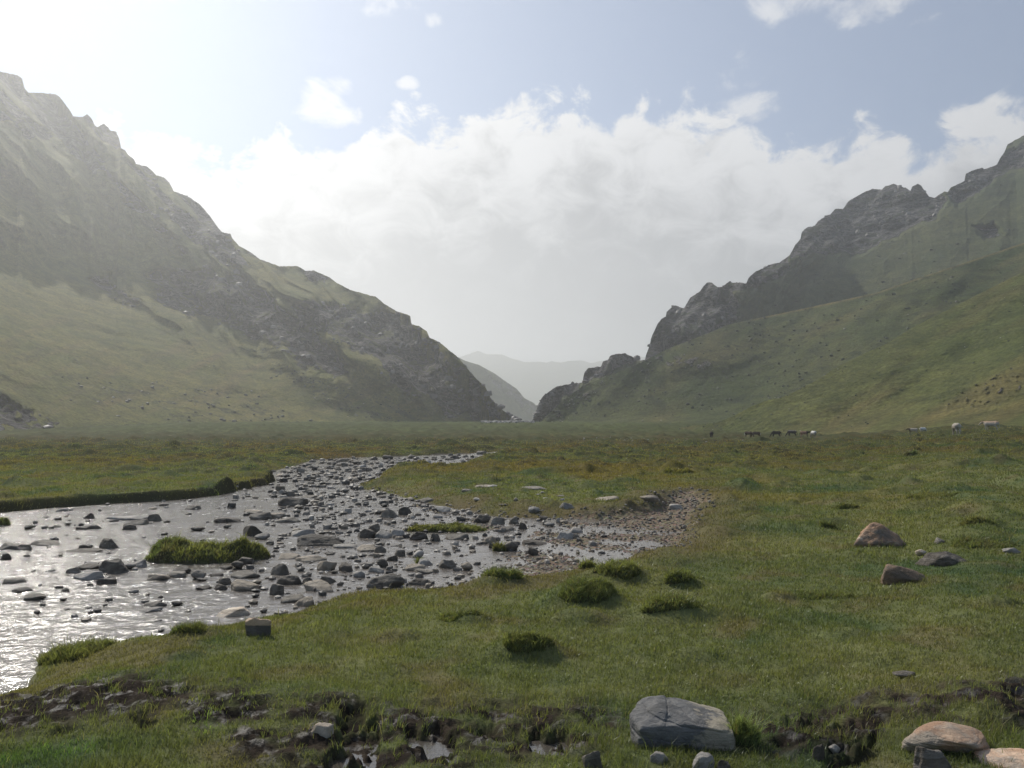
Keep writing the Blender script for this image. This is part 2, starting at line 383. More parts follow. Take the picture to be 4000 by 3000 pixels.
nb = n.bump(hgt, .55, .03); nb = n.bump(n.noise(P, 4.0, 5, .65), .5, .12, nb)
rough = n.m('SUBTRACT', .92, n.m('MULTIPLY', n.m('MULTIPLY', mud_a, n.rng(n.noise(P, 6, 4, .6), .50, .66)), .42))
wet = n.m('MULTIPLY', mud_a, n.rng(n.noise(P, 6, 4, .6), .52, .62))
n.surf(c, rough, nb, n.m('MULTIPLY_ADD', wet, .26, .02))
V = np.stack([gx, gy, gz], 1)
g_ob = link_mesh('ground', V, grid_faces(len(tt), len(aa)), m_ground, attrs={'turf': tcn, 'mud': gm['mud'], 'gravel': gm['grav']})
tag(g_ob, kind='structure')
print('ground', time.time() - T0, len(V))

# ------------------------------------------------------------------ river water
m_water, n = material('river_water')
P = n.pos()
w1 = n.noise(n.scale(P, 1.0, .8, 1), 13.0, 4, .62, .5); w2 = n.noise(n.scale(P, 1.0, .75, 1), 46.0, 3, .6, .3)
h_ = n.m('ADD', n.m('MULTIPLY', w1, .75), n.m('MULTIPLY', w2, .20))
calm = n.attr('calm')
bp = n.new('ShaderNodeBump'); bp.inputs['Distance'].default_value = .029
n.l.new(h_, bp.inputs['Height']); n.l.new(n.m('MULTIPLY_ADD', calm, -.75, 1.0), bp.inputs['Strength'])
foamn = n.noise(P, 5.0, 6, .7, 1.0)
foam = n.m('MULTIPLY', n.rng(foamn, .58, .70), n.m('MULTIPLY', n.attr('rapid'), .9))
wc = n.mix(n.noise(P, .6, 3, .5), (.115, .098, .082), (.155, .135, .115))
wc = n.mix(foam, wc, (.62, .62, .60))
n.surf(wc, n.m('MULTIPLY_ADD', foam, .4, .15), bp.outputs[0], 1.0)
wr = np.exp(np.linspace(math.log(5.2), math.log(82), 620)); wa = np.linspace(-.90, .30, 900)
D_, A_ = np.meshgrid(wr, wa, indexing='ij'); wx = (A_ * D_).ravel(); wy = D_.ravel()
keep_riv = sdpoly(wx, wy, RIVER)
grm = sdpoly(wx, wy, GRAVEL)
rapid = ss(.0, .5, fbm(wx / 1.4, wy / 1.4, 0, 3, 91) + .35) * (1 - ss(-.5, 1.0, grm)) * ss(.1, .8, keep_riv)
calm = np.maximum(ss(-.8, .8, grm), ss(-1.0, .2, -wx * 0 + (wx + .31 * wy) * .25) * .55)
amp = (.022 * fbm(wx / .55, wy / .42, 0, 3, 93) + .010 * pn(wx / .16, wy / .13, 0, 95)) * (1 - .9 * ss(-.8, .8, grm))
wz = ZW + amp * ss(-.3, .4, keep_riv)
fa = grid_faces(len(wr), len(wa))
mk = (keep_riv > -.9) | (grm > -.6)
fa = fa[mk[fa].all(1)]
used = np.unique(fa); rm = np.full(len(wx), -1); rm[used] = np.arange(len(used)); fa = rm[fa]
river = link_mesh('river', np.stack([wx, wy, wz], 1)[used], fa, m_water, attrs={'calm': calm[used], 'rapid': rapid[used]})
tag(river, kind='structure')
# puddle water in the trampled mud: one low sheet, the mud shows where it is higher
m_pud, n = material('puddle_water'); P = n.pos()
n.surf((.075, .066, .056), .05, n.bump(n.noise(P, 30, 3, .6), .15, .01), .5)
pr = np.linspace(3.2, 7.6, 60); pa = np.linspace(-.80, .80, 90); D_, A_ = np.meshgrid(pr, pa, indexing='ij')
pxx, pyy = (A_ * D_).ravel(), D_.ravel(); qx, qy = proj(pxx, pyy, 0 * pxx - .05)
pm_ = np.zeros(len(pxx), bool)
for P_ in PUD: pm_ |= sdpoly(qx, qy, P_) > -60
fa = grid_faces(60, 90); fa = fa[pm_[fa].any(1)]
used = np.unique(fa); rm = np.full(len(pxx), -1); rm[used] = np.arange(len(used))
pud = link_mesh('puddle_water', np.stack([pxx, pyy, 0 * pxx - .062], 1)[used], rm[fa], m_pud); tag(pud, kind='structure')

# ------------------------------------------------------------------ hills
def hill_material(name, g_lo, g_hi, rk_lo, rk_hi, scrub=.5):
    m, n = material(name); P = n.pos()
    big = n.noise(P, .018, 5, .6); mid = n.noise(P, .12, 6, .65, .4); fine = n.noise(P, .9, 5, .7)
    g = n.mix(n.rng(big, .35, .65), g_lo, g_hi)
    g = n.mix(n.m('MULTIPLY', n.attr('dry'), .8), g, (.150, .118, .048))
    g = n.mix(n.m('MULTIPLY', n.m('MAXIMUM', n.m('MULTIPLY', n.rng(mid, .50, .62), n.attr('scrub')), n.m('MULTIPLY', n.rng(n.noise(n.scale(P, 1, 1, 2), .35, 4, .6), .60, .66), .6)), scrub), g, (.030, .038, .020))
    g = n.mix(1.0, g, n.mix(n.rng(fine, .25, .75, smooth=False), (.45, .45, .45), (1.55, 1.55, 1.55)), 'MULTIPLY')
    g = n.mix(1.0, g, n.mix(n.rng(n.noise(n.scale(P, 1, 1, 1.6), .10, 5, .7, .6), .3, .7), (.70, .72, .72), (1.32, 1.28, 1.2)), 'MULTIPLY')
    strata = n.noise(n.scale(P, .5, .5, 2.2), .25, 6, .7, 1.2)
    r = n.mix(n.rng(strata, .42, .58), rk_lo, rk_hi)
    r = n.mix(n.m('MULTIPLY', n.rng(n.noise(n.scale(P, 1, 1, .5), .16, 7, .72, .8), .53, .57), .75), r, (.27, .245, .23))
    r = n.mix(n.m('MULTIPLY', n.rng(n.noise(n.scale(P, 1, 1, .5), .30, 6, .75, .5), .55, .59), .8), r, (.030, .030, .028))
    r = n.mix(n.m('MULTIPLY', n.rng(n.noise(P, .08, 6, .7), .52, .57), .8), r, g_lo)
    rk = n.rng(n.m('ADD', n.attr('rock'), n.m('MULTIPLY', n.m('SUBTRACT', mid, .5), .9)), .38, .58)
    c = n.mix(rk, g, r)
    bh = n.m('MULTIPLY', n.noise(P, .6, 7, .72), n.m('MULTIPLY_ADD', rk, 1.6, .35))
    nb = n.bump(bh, 1.0, 3.4)
    n.surf(c, .95, nb, .1); return m

HG = {}
def hill(name, ridge, D0pts, slo, shi, mat, du=3.6, nv=360, px0=None, px1=None, rockfn=None, spur=None, amp_rock=1.0, jag=5.0, seed=0, bare_k=1.0, str_=(0, .55), back=1.0, py_base=None):
    R = np.array(ridge, float)
    px0 = R[0, 0] if px0 is None else px0; px1 = R[-1, 0] if px1 is None else px1
    U = np.arange(px0, px1 + du, du)
    rp = np.interp(U, R[:, 0], R[:, 1])
    jn = fbm(U / 26, U * 0 + seed, 0, 4, 200 + seed, .65, True)
    rp = rp - jag * (jn + .1) * (1 if np.isscalar(jag) else 1)
    Dp = np.array(D0pts, float); D0 = np.interp(U, Dp[:, 0], Dp[:, 1])
    a0 = (U - 2000) / F
    z0 = 4.2 * ss(150, 350, D0) + .006 * np.maximum(D0 - 350, 0) + np.minimum(D0, 300) * .0165 * ss(.38, .62, a0) - 1.2
    t0 = (z0 - H) / D0
    _, t1 = ray(U, rp)
    t1 = np.maximum(t1, t0 + .0006)
    v = np.linspace(0, 1, nv)
    Dg = np.zeros((nv, len(U))); Dg[0] = D0
    slo_ = np.interp(U, *zip(*slo)); shi_ = np.interp(U, *zip(*shi))
    for i in range(1, nv):
        vm = (v[i] + v[i - 1]) / 2; tm = t0 + (t1 - t0) * vm
        s_ = slo_ + (shi_ - slo_) * ss(str_[0], str_[1], np.array(vm)); den = np.maximum(s_ - tm, .07)
        Dg[i] = Dg[i - 1] * (1 + (t1 - t0) * (v[1] - v[0]) / den)
    Tg = t0[None] + (t1 - t0)[None] * v[:, None]
    A = np.broadcast_to(a0[None], Dg.shape) / (1)       # columns keep their azimuth
    X = A * Dg; Y = Dg.copy(); Z = H + Tg * Dg
    PX, PY = proj(X, Y, Z)
    rock, dry, scrub = rockfn(PX, PY, v[:, None] + 0 * PX, rp[None] + 0 * PX, X, Y, Z)
    edge = ss(0, .12, v)[:, None]
    if spur is not None: Dg = Dg * (1 + spur(PX, PY, v[:, None]) * edge)
    # relief of rock and turf, along the view depth and real in 3-D
    rel = 0; wl = 46.0; 
    for o in range(6):
        q = 1 - 2 * np.abs(pn(X / wl, Y / wl, Z / wl * .8, 300 + seed * 9 + o))
        rel = rel + q * wl * (np.where(rock > .63, rock, rock * bare_k) * .24 * amp_rock + (1 - rock) * (.06 if o < 3 else .05))
        wl *= .47
    Dg = Dg + rel * edge
    X = A * Dg; Y = Dg; Z = H + Tg * Dg
    # steps of strata on the rock
    rows = [np.stack([X, Y, Z], -1)]
    last = rows[0][-1]; at = {'rock': [rock], 'dry': [dry], 'scrub': [scrub]}
    for k in (0.02, .06, .15, .35, .8, 1.6):
        q = last.copy(); hgt = last[:, 2]
        q[:, 1] += hgt * k * back; q[:, 0] += a0 * hgt * k * back
        q[:, 2] = last[:, 2] * (1 - min(1, k / 1.6)) - (12 if k == 1.6 else 0) + 3 * pn(q[:, 0] / 20, q[:, 1] / 20, 0, 5) * (k > .1)
        if k == 1.6: q[:, 2] = -8
        rows.append(q[None])
        for kk in at: at[kk].append(at[kk][0][-1:])
    V = np.concatenate(rows, 0); nr, nc = V.shape[:2]
    f = grid_faces(nr, nc)
    ob = link_mesh(name, V.reshape(-1, 3), f, mat, attrs={k: np.concatenate(x, 0).ravel() for k, x in at.items()})
    tag(ob, kind='structure')
    print(name, time.time() - T0, len(V.reshape(-1, 3)), 'max z', Z.max(), 'D', Dg.min(), Dg.max())
    HG[name] = (X, Y, Z, rock, scrub, PX, PY)
    return ob

LM = [(-700, 60), (-400, 150), (-200, 240), (-60, 280), (0, 292), (18, 295), (41, 309), (52, 347), (68, 365), (113, 365), (174, 370), (194, 381), (215, 408), (235, 433), (251, 458), (287, 459), (305, 449), (325, 467),
      (337, 492), (348, 499), (373, 486), (393, 503), (398, 512), (423, 517), (436, 544), (445, 582), (461, 589), (472, 607), (497, 625), (506, 643), (551, 654), (570, 670), (588, 688),
      (619, 697), (640, 716), (658, 750), (696, 763), (723, 774), (768, 806), (800, 842), (836, 892), (854, 910), (888, 917), (893, 933), (922, 964), (972, 991), (1003, 1015), (1084, 1043),
      (1155, 1042), (1188, 1061), (1215, 1058), (1280, 1086), (1312, 1110), (1367, 1137), (1464, 1162), (1497, 1189), (1546, 1219), (1600, 1235), (1605, 1270), (1632, 1275), (1665, 1297),
      (1676, 1322), (1714, 1338), (1746, 1365), (1790, 1400), (1822, 1438), (1860, 1482), (1895, 1514), (1920, 1563), (1963, 1606), (2018, 1644), (2050, 1668)]
LP = [[(560, 1060), (700, 1040), (830, 1040), (930, 1080), (1030, 1140), (1100, 1190), (1200, 1250), (1290, 1330), (1330, 1400), (1380, 1480), (1290, 1470), (1180, 1440), (1080, 1350), (980, 1310), (850, 1250), (700, 1230), (600, 1170)],
      [(1080, 1190), (1200, 1170), (1290, 1200), (1420, 1190), (1600, 1235), (1680, 1320), (1760, 1400), (1860, 1480), (1920, 1560), (1980, 1630), (2050, 1680), (1900, 1670), (1760, 1620), (1640, 1560), (1540, 1500), (1480, 1430), (1340, 1350), (1200, 1300)],
      [(340, 1090), (430, 1080), (560, 1180), (480, 1190), (380, 1140)], [(1180, 1050), (1320, 1080), (1330, 1110), (1200, 1100)]]
LS = [[(520, 1510), (700, 1480), (900, 1510), (1100, 1600), (1240, 1660), (600, 1660)], [(1290, 1560), (1500, 1570), (1750, 1660), (1400, 1660)], [(130, 1440), (420, 1490), (620, 1530), (640, 1640), (300, 1560)],
      [(1000, 1350), (1150, 1430), (1300, 1500), (1450, 1560), (1250, 1560), (1080, 1480)]]
LO = [(-700, 1440), (-200, 1500), (0, 1550), (110, 1600), (230, 1650), (200, 1700), (-700, 1760)]
def lm_rock(px, py, v, rp, X, Y, Z):
    nz = fbm(px / 70 - py / 140, py / 60, 0, 4, 401)
    r = np.zeros_like(px)
    for P in LP: r = np.maximum(r, pmask(px, py, P, -25, 40, 55, 90, 405))
    band = ss(60, -40, (py - rp) - (170 + 150 * nz) * ss(1150, 700, px)) * ss(1100, 850, px)
    cut = ss(.0, .35, fbm((px - 1.0 * py) / 120, py / 400, 0, 3, 409) + .2)
    r = np.maximum(r * (.45 + .55 * ss(-.5, .2, nz)), band * (.12 + .88 * cut))
    o = pmask(px, py, LO, -20, 25, 30, 40, 411); r = np.maximum(r, o * ss(-.3, .3, nz + .15))
    r = np.maximum(r, .55 * ss(30, 0, py - rp) * ss(.0, .4, nz + .2))
    s = np.zeros_like(px)
    for P in LS: s = np.maximum(s, pmask(px, py, P, -25, 30, 40, 80, 415))
    dry = ss(-.1, .5, fbm((px * .45 + py) / 60, (px - py) / 500, 0, 3, 421)) * ss(1080, 1350, py) * ss(1660, 1600, py)
    return r, dry, np.maximum(s, ss(.25, .6, fbm(px / 60, py / 40, 0, 3, 425)) * .3)
def lm_spur(px, py, v):
    q = px - .85 * (py - 1200) + 110 * fbm(px / 260, py / 260, 0, 3, 439)
    a = 1 - 2 * np.abs(pn(q / 330, py / 1600, 0, 431)); b = 1 - 2 * np.abs(pn(q / 120, py / 600, 0, 433))
    big = ss(900, 1200, px)
    # buttresses standing forward of the face
    c_ = 1 - 2 * np.abs(pn(q / 46, py / 300, 0, 435))
    f = -(.075 + .04 * big) * a * ss(.1, .5, v) - .030 * b * ss(.05, .4, v) - .008 * c_ * ss(.2, .6, v)
    lit = ss(60, -60, py - (1010 + .28 * px)) * 0 + ss(-150, 150, (1.05 * px - 480) - (py - 1000) * .9)      # the smooth lower left slopes
    up = ss(1050, 850, py)
    return f * (.14 + .86 * np.maximum(lit, up))
m_lm = hill_material('left_mountain_slope', (.098, .108, .028), (.155, .142, .042), (.042, .040, .043), (.165, .150, .145), .7)
hill('mountain_left', LM, [(-700, 150), (0, 205), (500, 270), (1000, 330), (1600, 400), (2050, 440)], [(-700, .50), (0, .40), (700, .34), (1000, .30), (1600, .45), (2050, .9)],
     [(-700, 1.25), (0, 1.05), (700, .90), (1200, .80), (1700, 1.0), (2050, 1.3)], m_lm, rockfn=lm_rock, spur=lm_spur, jag=4, seed=1, str_=(.30, .85), amp_rock=1.45, nv=440)

R1 = [(2050, 1672), (2077, 1655), (2088, 1624), (2102, 1583), (2120, 1551), (2154, 1527), (2172, 1513), (2226, 1502), (2255, 1500), (2276, 1497), (2282, 1461), (2298, 1441), (2348, 1436), (2357, 1414),
      (2375, 1409), (2384, 1393), (2407, 1386), (2443, 1382), (2475, 1398), (2502, 1411), (2522, 1409), (2524, 1393), (2538, 1357), (2549, 1316), (2570, 1271), (2588, 1246), (2606, 1240),
      (2607, 1221), (2640, 1195), (2669, 1206), (2676, 1208), (2701, 1167), (2741, 1140), (2748, 1129), (2768, 1106), (2787, 1106), (2809, 1124), (2827, 1124), (2859, 1100), (2868, 1108),
      (2904, 1106), (2922, 1111), (2931, 1090), (2954, 1068), (2981, 1054), (3000, 1049), (3011, 1038), (3054, 1029), (3095, 1002), (3118, 961), (3142, 934), (3145, 911), (3167, 891),
      (3199, 884), (3210, 868), (3246, 844), (3260, 841), (3280, 819), (3312, 819), (3334, 789), (3366, 771), (3402, 751), (3429, 740), (3466, 744), (3479, 731), (3515, 721), (3542, 731),
      (3565, 737), (3581, 749), (3588, 731), (3608, 721), (3624, 726), (3637, 749), (3655, 771), (3674, 776), (3714, 751), (3728, 753), (3741, 735), (3796, 710), (3802, 681), (3836, 667),
      (3870, 657), (3875, 665), (3927, 647), (3940, 622), (3958, 599), (3972, 568), (4000, 552), (4060, 520), (4140, 540), (4300, 430), (4700, 300)]
RP = [[(2040, 1680), (2060, 1600), (2120, 1500), (2270, 1480), (2260, 1520), (2200, 1560), (2150, 1640), (2150, 1680)],
      [(2270, 1500), (2270, 1430), (2350, 1380), (2450, 1360), (2520, 1410), (2440, 1430), (2330, 1480)],
      [(2510, 1420), (2530, 1300), (2600, 1180), (2780, 1080), (2840, 1110), (2880, 1190), (2885, 1240), (2850, 1290), (2700, 1360), (2620, 1400)],
      [(3080, 1010), (3130, 880), (3300, 770), (3450, 700), (3640, 690), (3700, 780), (3660, 850), (3560, 890), (3440, 950), (3380, 990), (3200, 995)],
      [(3700, 760), (3800, 660), (3940, 600), (4100, 500), (4100, 640), (3960, 660), (3900, 690), (3820, 760), (3740, 800)],
      [(2840, 1130), (2930, 1060), (3080, 1000), (3090, 1060), (2980, 1110), (2900, 1140)], [(3800, 880), (3880, 870), (3940, 930), (3850, 940)]]
def r1_rock(px, py, v, rp, X, Y, Z):
    nz = fbm(px / 60, py / 60, 0, 4, 501)
    r = np.zeros_like(px)
    for P in RP: r = np.maximum(r, pmask(px, py, P, -14, 18, 26, 60, 505))
    r = r * (1 - .45 * ss(3780, 3800, px) * ss(860, 880, py))
    r = np.maximum(r * (.75 + .25 * ss(-.4, .2, nz)), .5 * ss(24, 0, py - rp) * ss(-.1, .3, nz))
    s = ss(.0, .5, fbm(px / 110, py / 80, 0, 4, 511) + .1)
    dry = ss(.1, .6, fbm((px * .4 - py) / 120, px / 500, 0, 3, 515)) * .5
    return r, dry, s
def r1_spur(px, py, v):
    q = px + .8 * (py - 1000) + 100 * fbm(px / 240, py / 240, 0, 3, 539)
    return (1 - .92 * ss(3100, 3350, px)) * -(.045 * (1 - 2 * np.abs(pn(q / 300, py / 1200, 0, 531))) + .008 * (1 - 2 * np.abs(pn(q / 42, py / 260, 0, 535))) + .026 * (1 - 2 * np.abs(pn(q / 100, py / 500, 0, 533)))) * ss(.1, .5, v)
m_r1 = hill_material('right_mountain_slope', (.050, .066, .030), (.078, .086, .036), (.045, .044, .046), (.175, .165, .165), .8)
hill('mountain_right', R1, [(2050, 390), (2300, 410), (2600, 420), (3200, 400), (4000, 330), (4700, 250)], [(2050, 1.6), (2300, .8), (2600, .6), (4700, .5)],
     [(2050, 2.0), (2500, 1.4), (2700, 1.1), (3200, .85), (4000, .8), (4700, .95)], m_r1, rockfn=r1_rock, spur=r1_spur, jag=4, seed=2, amp_rock=1.4, nv=420)

R2 = [(2085, 1672), (2110, 1650), (2150, 1612), (2200, 1565), (2280, 1505), (2400, 1462), (2522, 1409), (2606, 1366), (2678, 1339), (2769, 1303), (2859, 1267), (3000, 1237), (3258, 1183), (3430, 1146),
      (3588, 1092), (3769, 1033), (4000, 957), (4400, 830), (4700, 760)]
def r2_rock(px, py, v, rp, X, Y, Z):
    nz = fbm(px / 40, py / 30, 0, 4, 551)
    r = .62 * pmask(px, py, [(2500, 1400), (2640, 1385), (2780, 1400), (2790, 1430), (2700, 1440), (2580, 1420)], -14, 12, 20, 40, 553) * ss(-.3, .3, nz)
    r = np.maximum(r, .62 * pmask(px, py, [(2090, 1665), (2150, 1600), (2300, 1500), (2420, 1440), (2420, 1470), (2300, 1560), (2200, 1660)], -14, 18, 26, 50, 555) * ss(-.2, .4, nz))
    s = ss(-.1, .4, fbm(px / 160, py / 90, 0, 4, 557) + .25) * ss(1640, 1560, py)
    dry = ss(.0, .5, fbm((px * .45 + py) / 130, px / 600, 0, 3, 559)) * .7
    dry = np.maximum(dry, ss(10, 2, py - rp) * ss(2850, 3000, px))     # worn crest path
    return r, dry, s
def r2_spur(px, py, v):
    q = px + .9 * (py - 1300)
    return -(.035 * pn(q / 420, py / 900, 0, 571) + .010 * pn(q / 110, py / 300, 0, 573)) * ss(.05, .5, v)
m_r2 = hill_material('scrubby_slope', (.048, .066, .022), (.080, .088, .031), (.14, .125, .105), (.24, .215, .185), .75)
hill('hill_right', R2, [(2085, 350), (2500, 300), (3200, 240), (4000, 190), (4700, 155)], [(2085, .35), (2600, .16), (4700, .18)],
     [(2085, 1.4), (2500, .75), (3000, .6), (4000, .62), (4700, .7)], m_r2, rockfn=r2_rock, spur=r2_spur, jag=1.2, seed=3, bare_k=.15, nv=300)

R3 = [(2650, 1672), (2800, 1650), (2950, 1595), (3100, 1533), (3199, 1482), (3280, 1430), (3393, 1376), (3475, 1340), (3556, 1290), (3642, 1245), (3719, 1209), (3836, 1150), (4000, 1070), (4300, 930), (4700, 790)]
def r3_rock(px, py, v, rp, X, Y, Z):
    nz = fbm(px / 30, py / 22, 0, 4, 601)
    r = .60 * pmask(px, py, [(3640, 1560), (3800, 1480), (4000, 1400), (4500, 1250), (4500, 1450), (4000, 1560), (3850, 1620), (3700, 1620)], -20, 40, 40, 90, 603) * ss(-.1, .45, nz)
    dry = ss(-.05, .5, fbm((px * .5 + py) / 90, px / 700, 0, 3, 605) + .1) * .8
    return r, dry, .12 * ss(0, .4, fbm(px / 80, py / 40, 0, 3, 607))
def r3_spur(px, py, v):
    q = px + 1.3 * (py - 1400)
    return -(.020 * pn(q / 300, py / 900, 0, 611) + .003 * pn(q / 90, py / 300, 0, 613)) * ss(.05, .5, v)
m_r3 = hill_material('grass_slope', (.074, .092, .028), (.112, .118, .038), (.15, .13, .10), (.24, .21, .17), .5)
hill('hill_right_near', R3, [(2650, 215), (3000, 180), (3600, 140), (4000, 112), (4700, 85)], [(2650, .10), (4700, .12)],
     [(2650, .5), (3600, .50), (4000, .52), (4700, .62)], m_r3, rockfn=r3_rock, spur=r3_spur, jag=.6, seed=4, bare_k=.05, nv=240)

L2 = [(1500, 1340), (1650, 1350), (1779, 1392), (1817, 1411), (1871, 1427), (1931, 1460), (1985, 1498), (2018, 1520), (2050, 1558), (2083, 1574), (2100, 1590), (2150, 1625), (2260, 1665)]
def l2_rock(px, py, v, rp, X, Y, Z):
    nz = fbm(px / 30, py / 30, 0, 4, 651)
    return ss(90, 10, py - rp) * ss(1830, 1960, px) * ss(-.4, .2, nz) * .9, 0 * px + .2, 0 * px + .1
m_l2 = hill_material('far_slope', (.085, .100, .045), (.11, .12, .05), (.10, .095, .09), (.16, .15, .145), .4)
hill('hill_far', L2, [(1500, 850), (2260, 1250)], [(1500, .30), (2260, .30)], [(1500, .7), (2260, .9)], m_l2, rockfn=l2_rock, jag=2, seed=5, nv=120)
FR = [(1300, 1400), (1600, 1420), (1790, 1398), (1866, 1372), (1900, 1385), (1960, 1386), (2000, 1402), (2027, 1409), (2050, 1416), (2109, 1414), (2136, 1418), (2154, 1412), (2190, 1418), (2226, 1411),
      (2276, 1409), (2312, 1420), (2348, 1411), (2371, 1409), (2500, 1395), (2700, 1400), (2900, 1420)]
def fr_rock(px, py, v, rp, X, Y, Z): return 0 * px + .4, 0 * px, 0 * px
hill('mountain_far', FR, [(1300, 3000), (2900, 3000)], [(1300, .2), (2900, .2)], [(1300, .5), (2900, .5)], m_l2, rockfn=fr_rock, jag=2, seed=6, nv=80, du=5)

# ------------------------------------------------------------------ haze
m_haze, n = material('haze_air')
vol = n.new('ShaderNodeVolumePrincipled'); vol.inputs['Color'].default_value = (.845, .86, .875, 1); vol.inputs['Density'].default_value = .00043
vol.inputs['Anisotropy'].default_value = .56
o = n.new('ShaderNodeOutputMaterial'); n.l.new(vol.outputs[0], o.inputs['Volume'])
bm = bmesh.new(); bmesh.ops.create_cube(bm, size=1)
bm.transform(Matrix.Translation((0, 2700, 260)) @ Matrix.Diagonal((14000, 5900, 550, 1)))
me = bpy.data.meshes.new('haze'); bm.to_mesh(me); bm.free(); me.materials.append(m_haze)
hz = bpy.data.objects.new('haze', me); col.objects.link(hz); tag(hz, kind='stuff')

# ------------------------------------------------------------------ rocks
def rock_material(name, lo, hi, vein, scale=1.0, strata=0.0, blotch=None, cap=None, side=None):
    m, n = material(name); P = n.obj()
    oi = n.new('ShaderNodeObjectInfo')
    sh = n.new('ShaderNodeVectorMath', operation='ADD'); n.l.new(P, sh.inputs[0])
    cx = n.new('ShaderNodeCombineXYZ'); n.l.new(n.m('MULTIPLY', oi.outputs['Random'], 37.0), cx.inputs[0]); n.l.new(cx.outputs[0], sh.inputs[1])
    Q = sh.outputs[0]
    a = n.noise(Q, 3.2 * scale, 6, .62, .6); b = n.noise(Q, 18 * scale, 5, .7)
    c = n.mix(n.rng(a, .35, .65), lo, hi)
    c = n.mix(1.0, c, n.mix(b, (.62, .62, .62), (1.36, 1.36, 1.36)), 'MULTIPLY')
    wv = n.noise(n.scale(Q, 1, 1, 7), 2.2 * scale, 5, .6, .8)
    c = n.mix(n.m('MULTIPLY', n.rng(wv, .57, .62), .45 + strata), c, vein)
    if blotch: c = n.mix(n.m('MULTIPLY', n.rng(n.noise(Q, 1.6 * scale, 5, .6, .5), .47, .60), .85), c, blotch)  # noise blotches of a second tone over the stone
    if cap:
        sz = n.new('ShaderNodeSeparateXYZ'); n.l.new(P, sz.inputs[0])
        c = n.mix(n.rng(n.m('ADD', sz.outputs[2], n.m('MULTIPLY', n.m('SUBTRACT', a, .5), .05)), cap[0], cap[0] + .012), c, n.mix(b, cap[1], cap[2]))
    if side:
        sz = n.new('ShaderNodeSeparateXYZ'); n.l.new(P, sz.inputs[0])
        c = n.mix(n.m('MULTIPLY', n.rng(n.m('ADD', sz.outputs[0], n.m('MULTIPLY', n.m('SUBTRACT', n.noise(P, 7, 5, .65), .5), .5)), side[0], side[0] + .04), .85), c, n.mix(b, side[1], side[2]))
    br = n.m('MULTIPLY_ADD', oi.outputs['Random'], .5, .75)
    c = n.mix(1.0, c, n.new('ShaderNodeCombineColor').outputs[0], 'MULTIPLY') if False else c
    hs = n.new('ShaderNodeHueSaturation'); n.l.new(c, hs.inputs['Color']); n.l.new(br, hs.inputs['Value'])
    h = n.m('ADD', n.m('MULTIPLY', n.noise(Q, 9 * scale, 7, .75, .4), .9), n.m('MULTIPLY', wv, .4))
    n.surf(hs.outputs[0], .72, n.bump(h, .9, .07 / scale), .35); return m
RM = {'grey': rock_material('grey_slate', (.105, .090, .070), (.225, .198, .160), (.33, .30, .26)),
      'dark': rock_material('dark_slate', (.062, .050, .038), (.135, .115, .090), (.22, .20, .175)),
      'light': rock_material('pale_stone', (.25, .23, .20), (.38, .35, .31), (.46, .43, .38)),
      'tan': rock_material('tan_stone', (.21, .175, .13), (.33, .275, .21), (.40, .35, .28)),
      'cream': rock_material('cream_stone', (.42, .33, .24), (.58, .50, .40), (.62, .58, .52)),
      'brown': rock_material('brown_stone', (.15, .115, .08), (.30, .19, .115), (.13, .12, .10), 1.0, -.3),
      'rust': rock_material('rust_stone', (.13, .11, .09), (.36, .21, .12), (.42, .38, .31), 1.3, -.3, (.40, .37, .31)),
      'hero': rock_material('split_grey_boulder', (.070, .069, .068), (.160, .155, .148), (.05, .048, .045), 1.9, -.15, None, None, (.075, (.24, .205, .15), (.42, .37, .28))),
      'pink': rock_material('pinkish_boulder', (.42, .25, .155), (.56, .40, .28), (.58, .50, .42), 2.0, -.1, (.36, .32, .26))}
RM['capped'] = rock_material('dark_rock_with_rusty_top', (.085, .074, .060), (.16, .14, .115), (.22, .20, .17), cap=(.088, (.38, .25, .14), (.50, .38, .27)))
_ICO = {}
def ico(sub):
    if sub not in _ICO:
        bm = bmesh.new(); bmesh.ops.create_icosphere(bm, subdivisions=sub, radius=1)
        _ICO[sub] = (np.array([v.co[:] for v in bm.verts]), np.array([[v.index for v in f.verts] for f in bm.faces])); bm.free()
    return _ICO[sub]
def poly_rock(normals, dists, sub, p=14, rough=.05, seed=0, fine=1.0):
    v, f = ico(sub); N = np.asarray(normals, float); N /= np.linalg.norm(N, axis=1)[:, None]
    q = np.clip(v @ N.T, 0, None) / np.asarray(dists)[None]
    r = 1 / np.maximum((q ** p).sum(1) ** (1 / p), .05)
    V = v * r[:, None]
    dn = fbm(V[:, 0] * 1.6 + seed * 3.1, V[:, 1] * 1.6, V[:, 2] * 1.6, 5, 700 + seed % 50, .55)
    st = np.abs(pn(V[:, 0] * .6, V[:, 1] * .6, V[:, 2] * 6 + seed, 701))
    return V * (1 + rough * 1.6 * dn + rough * .5 * st)[:, None], f
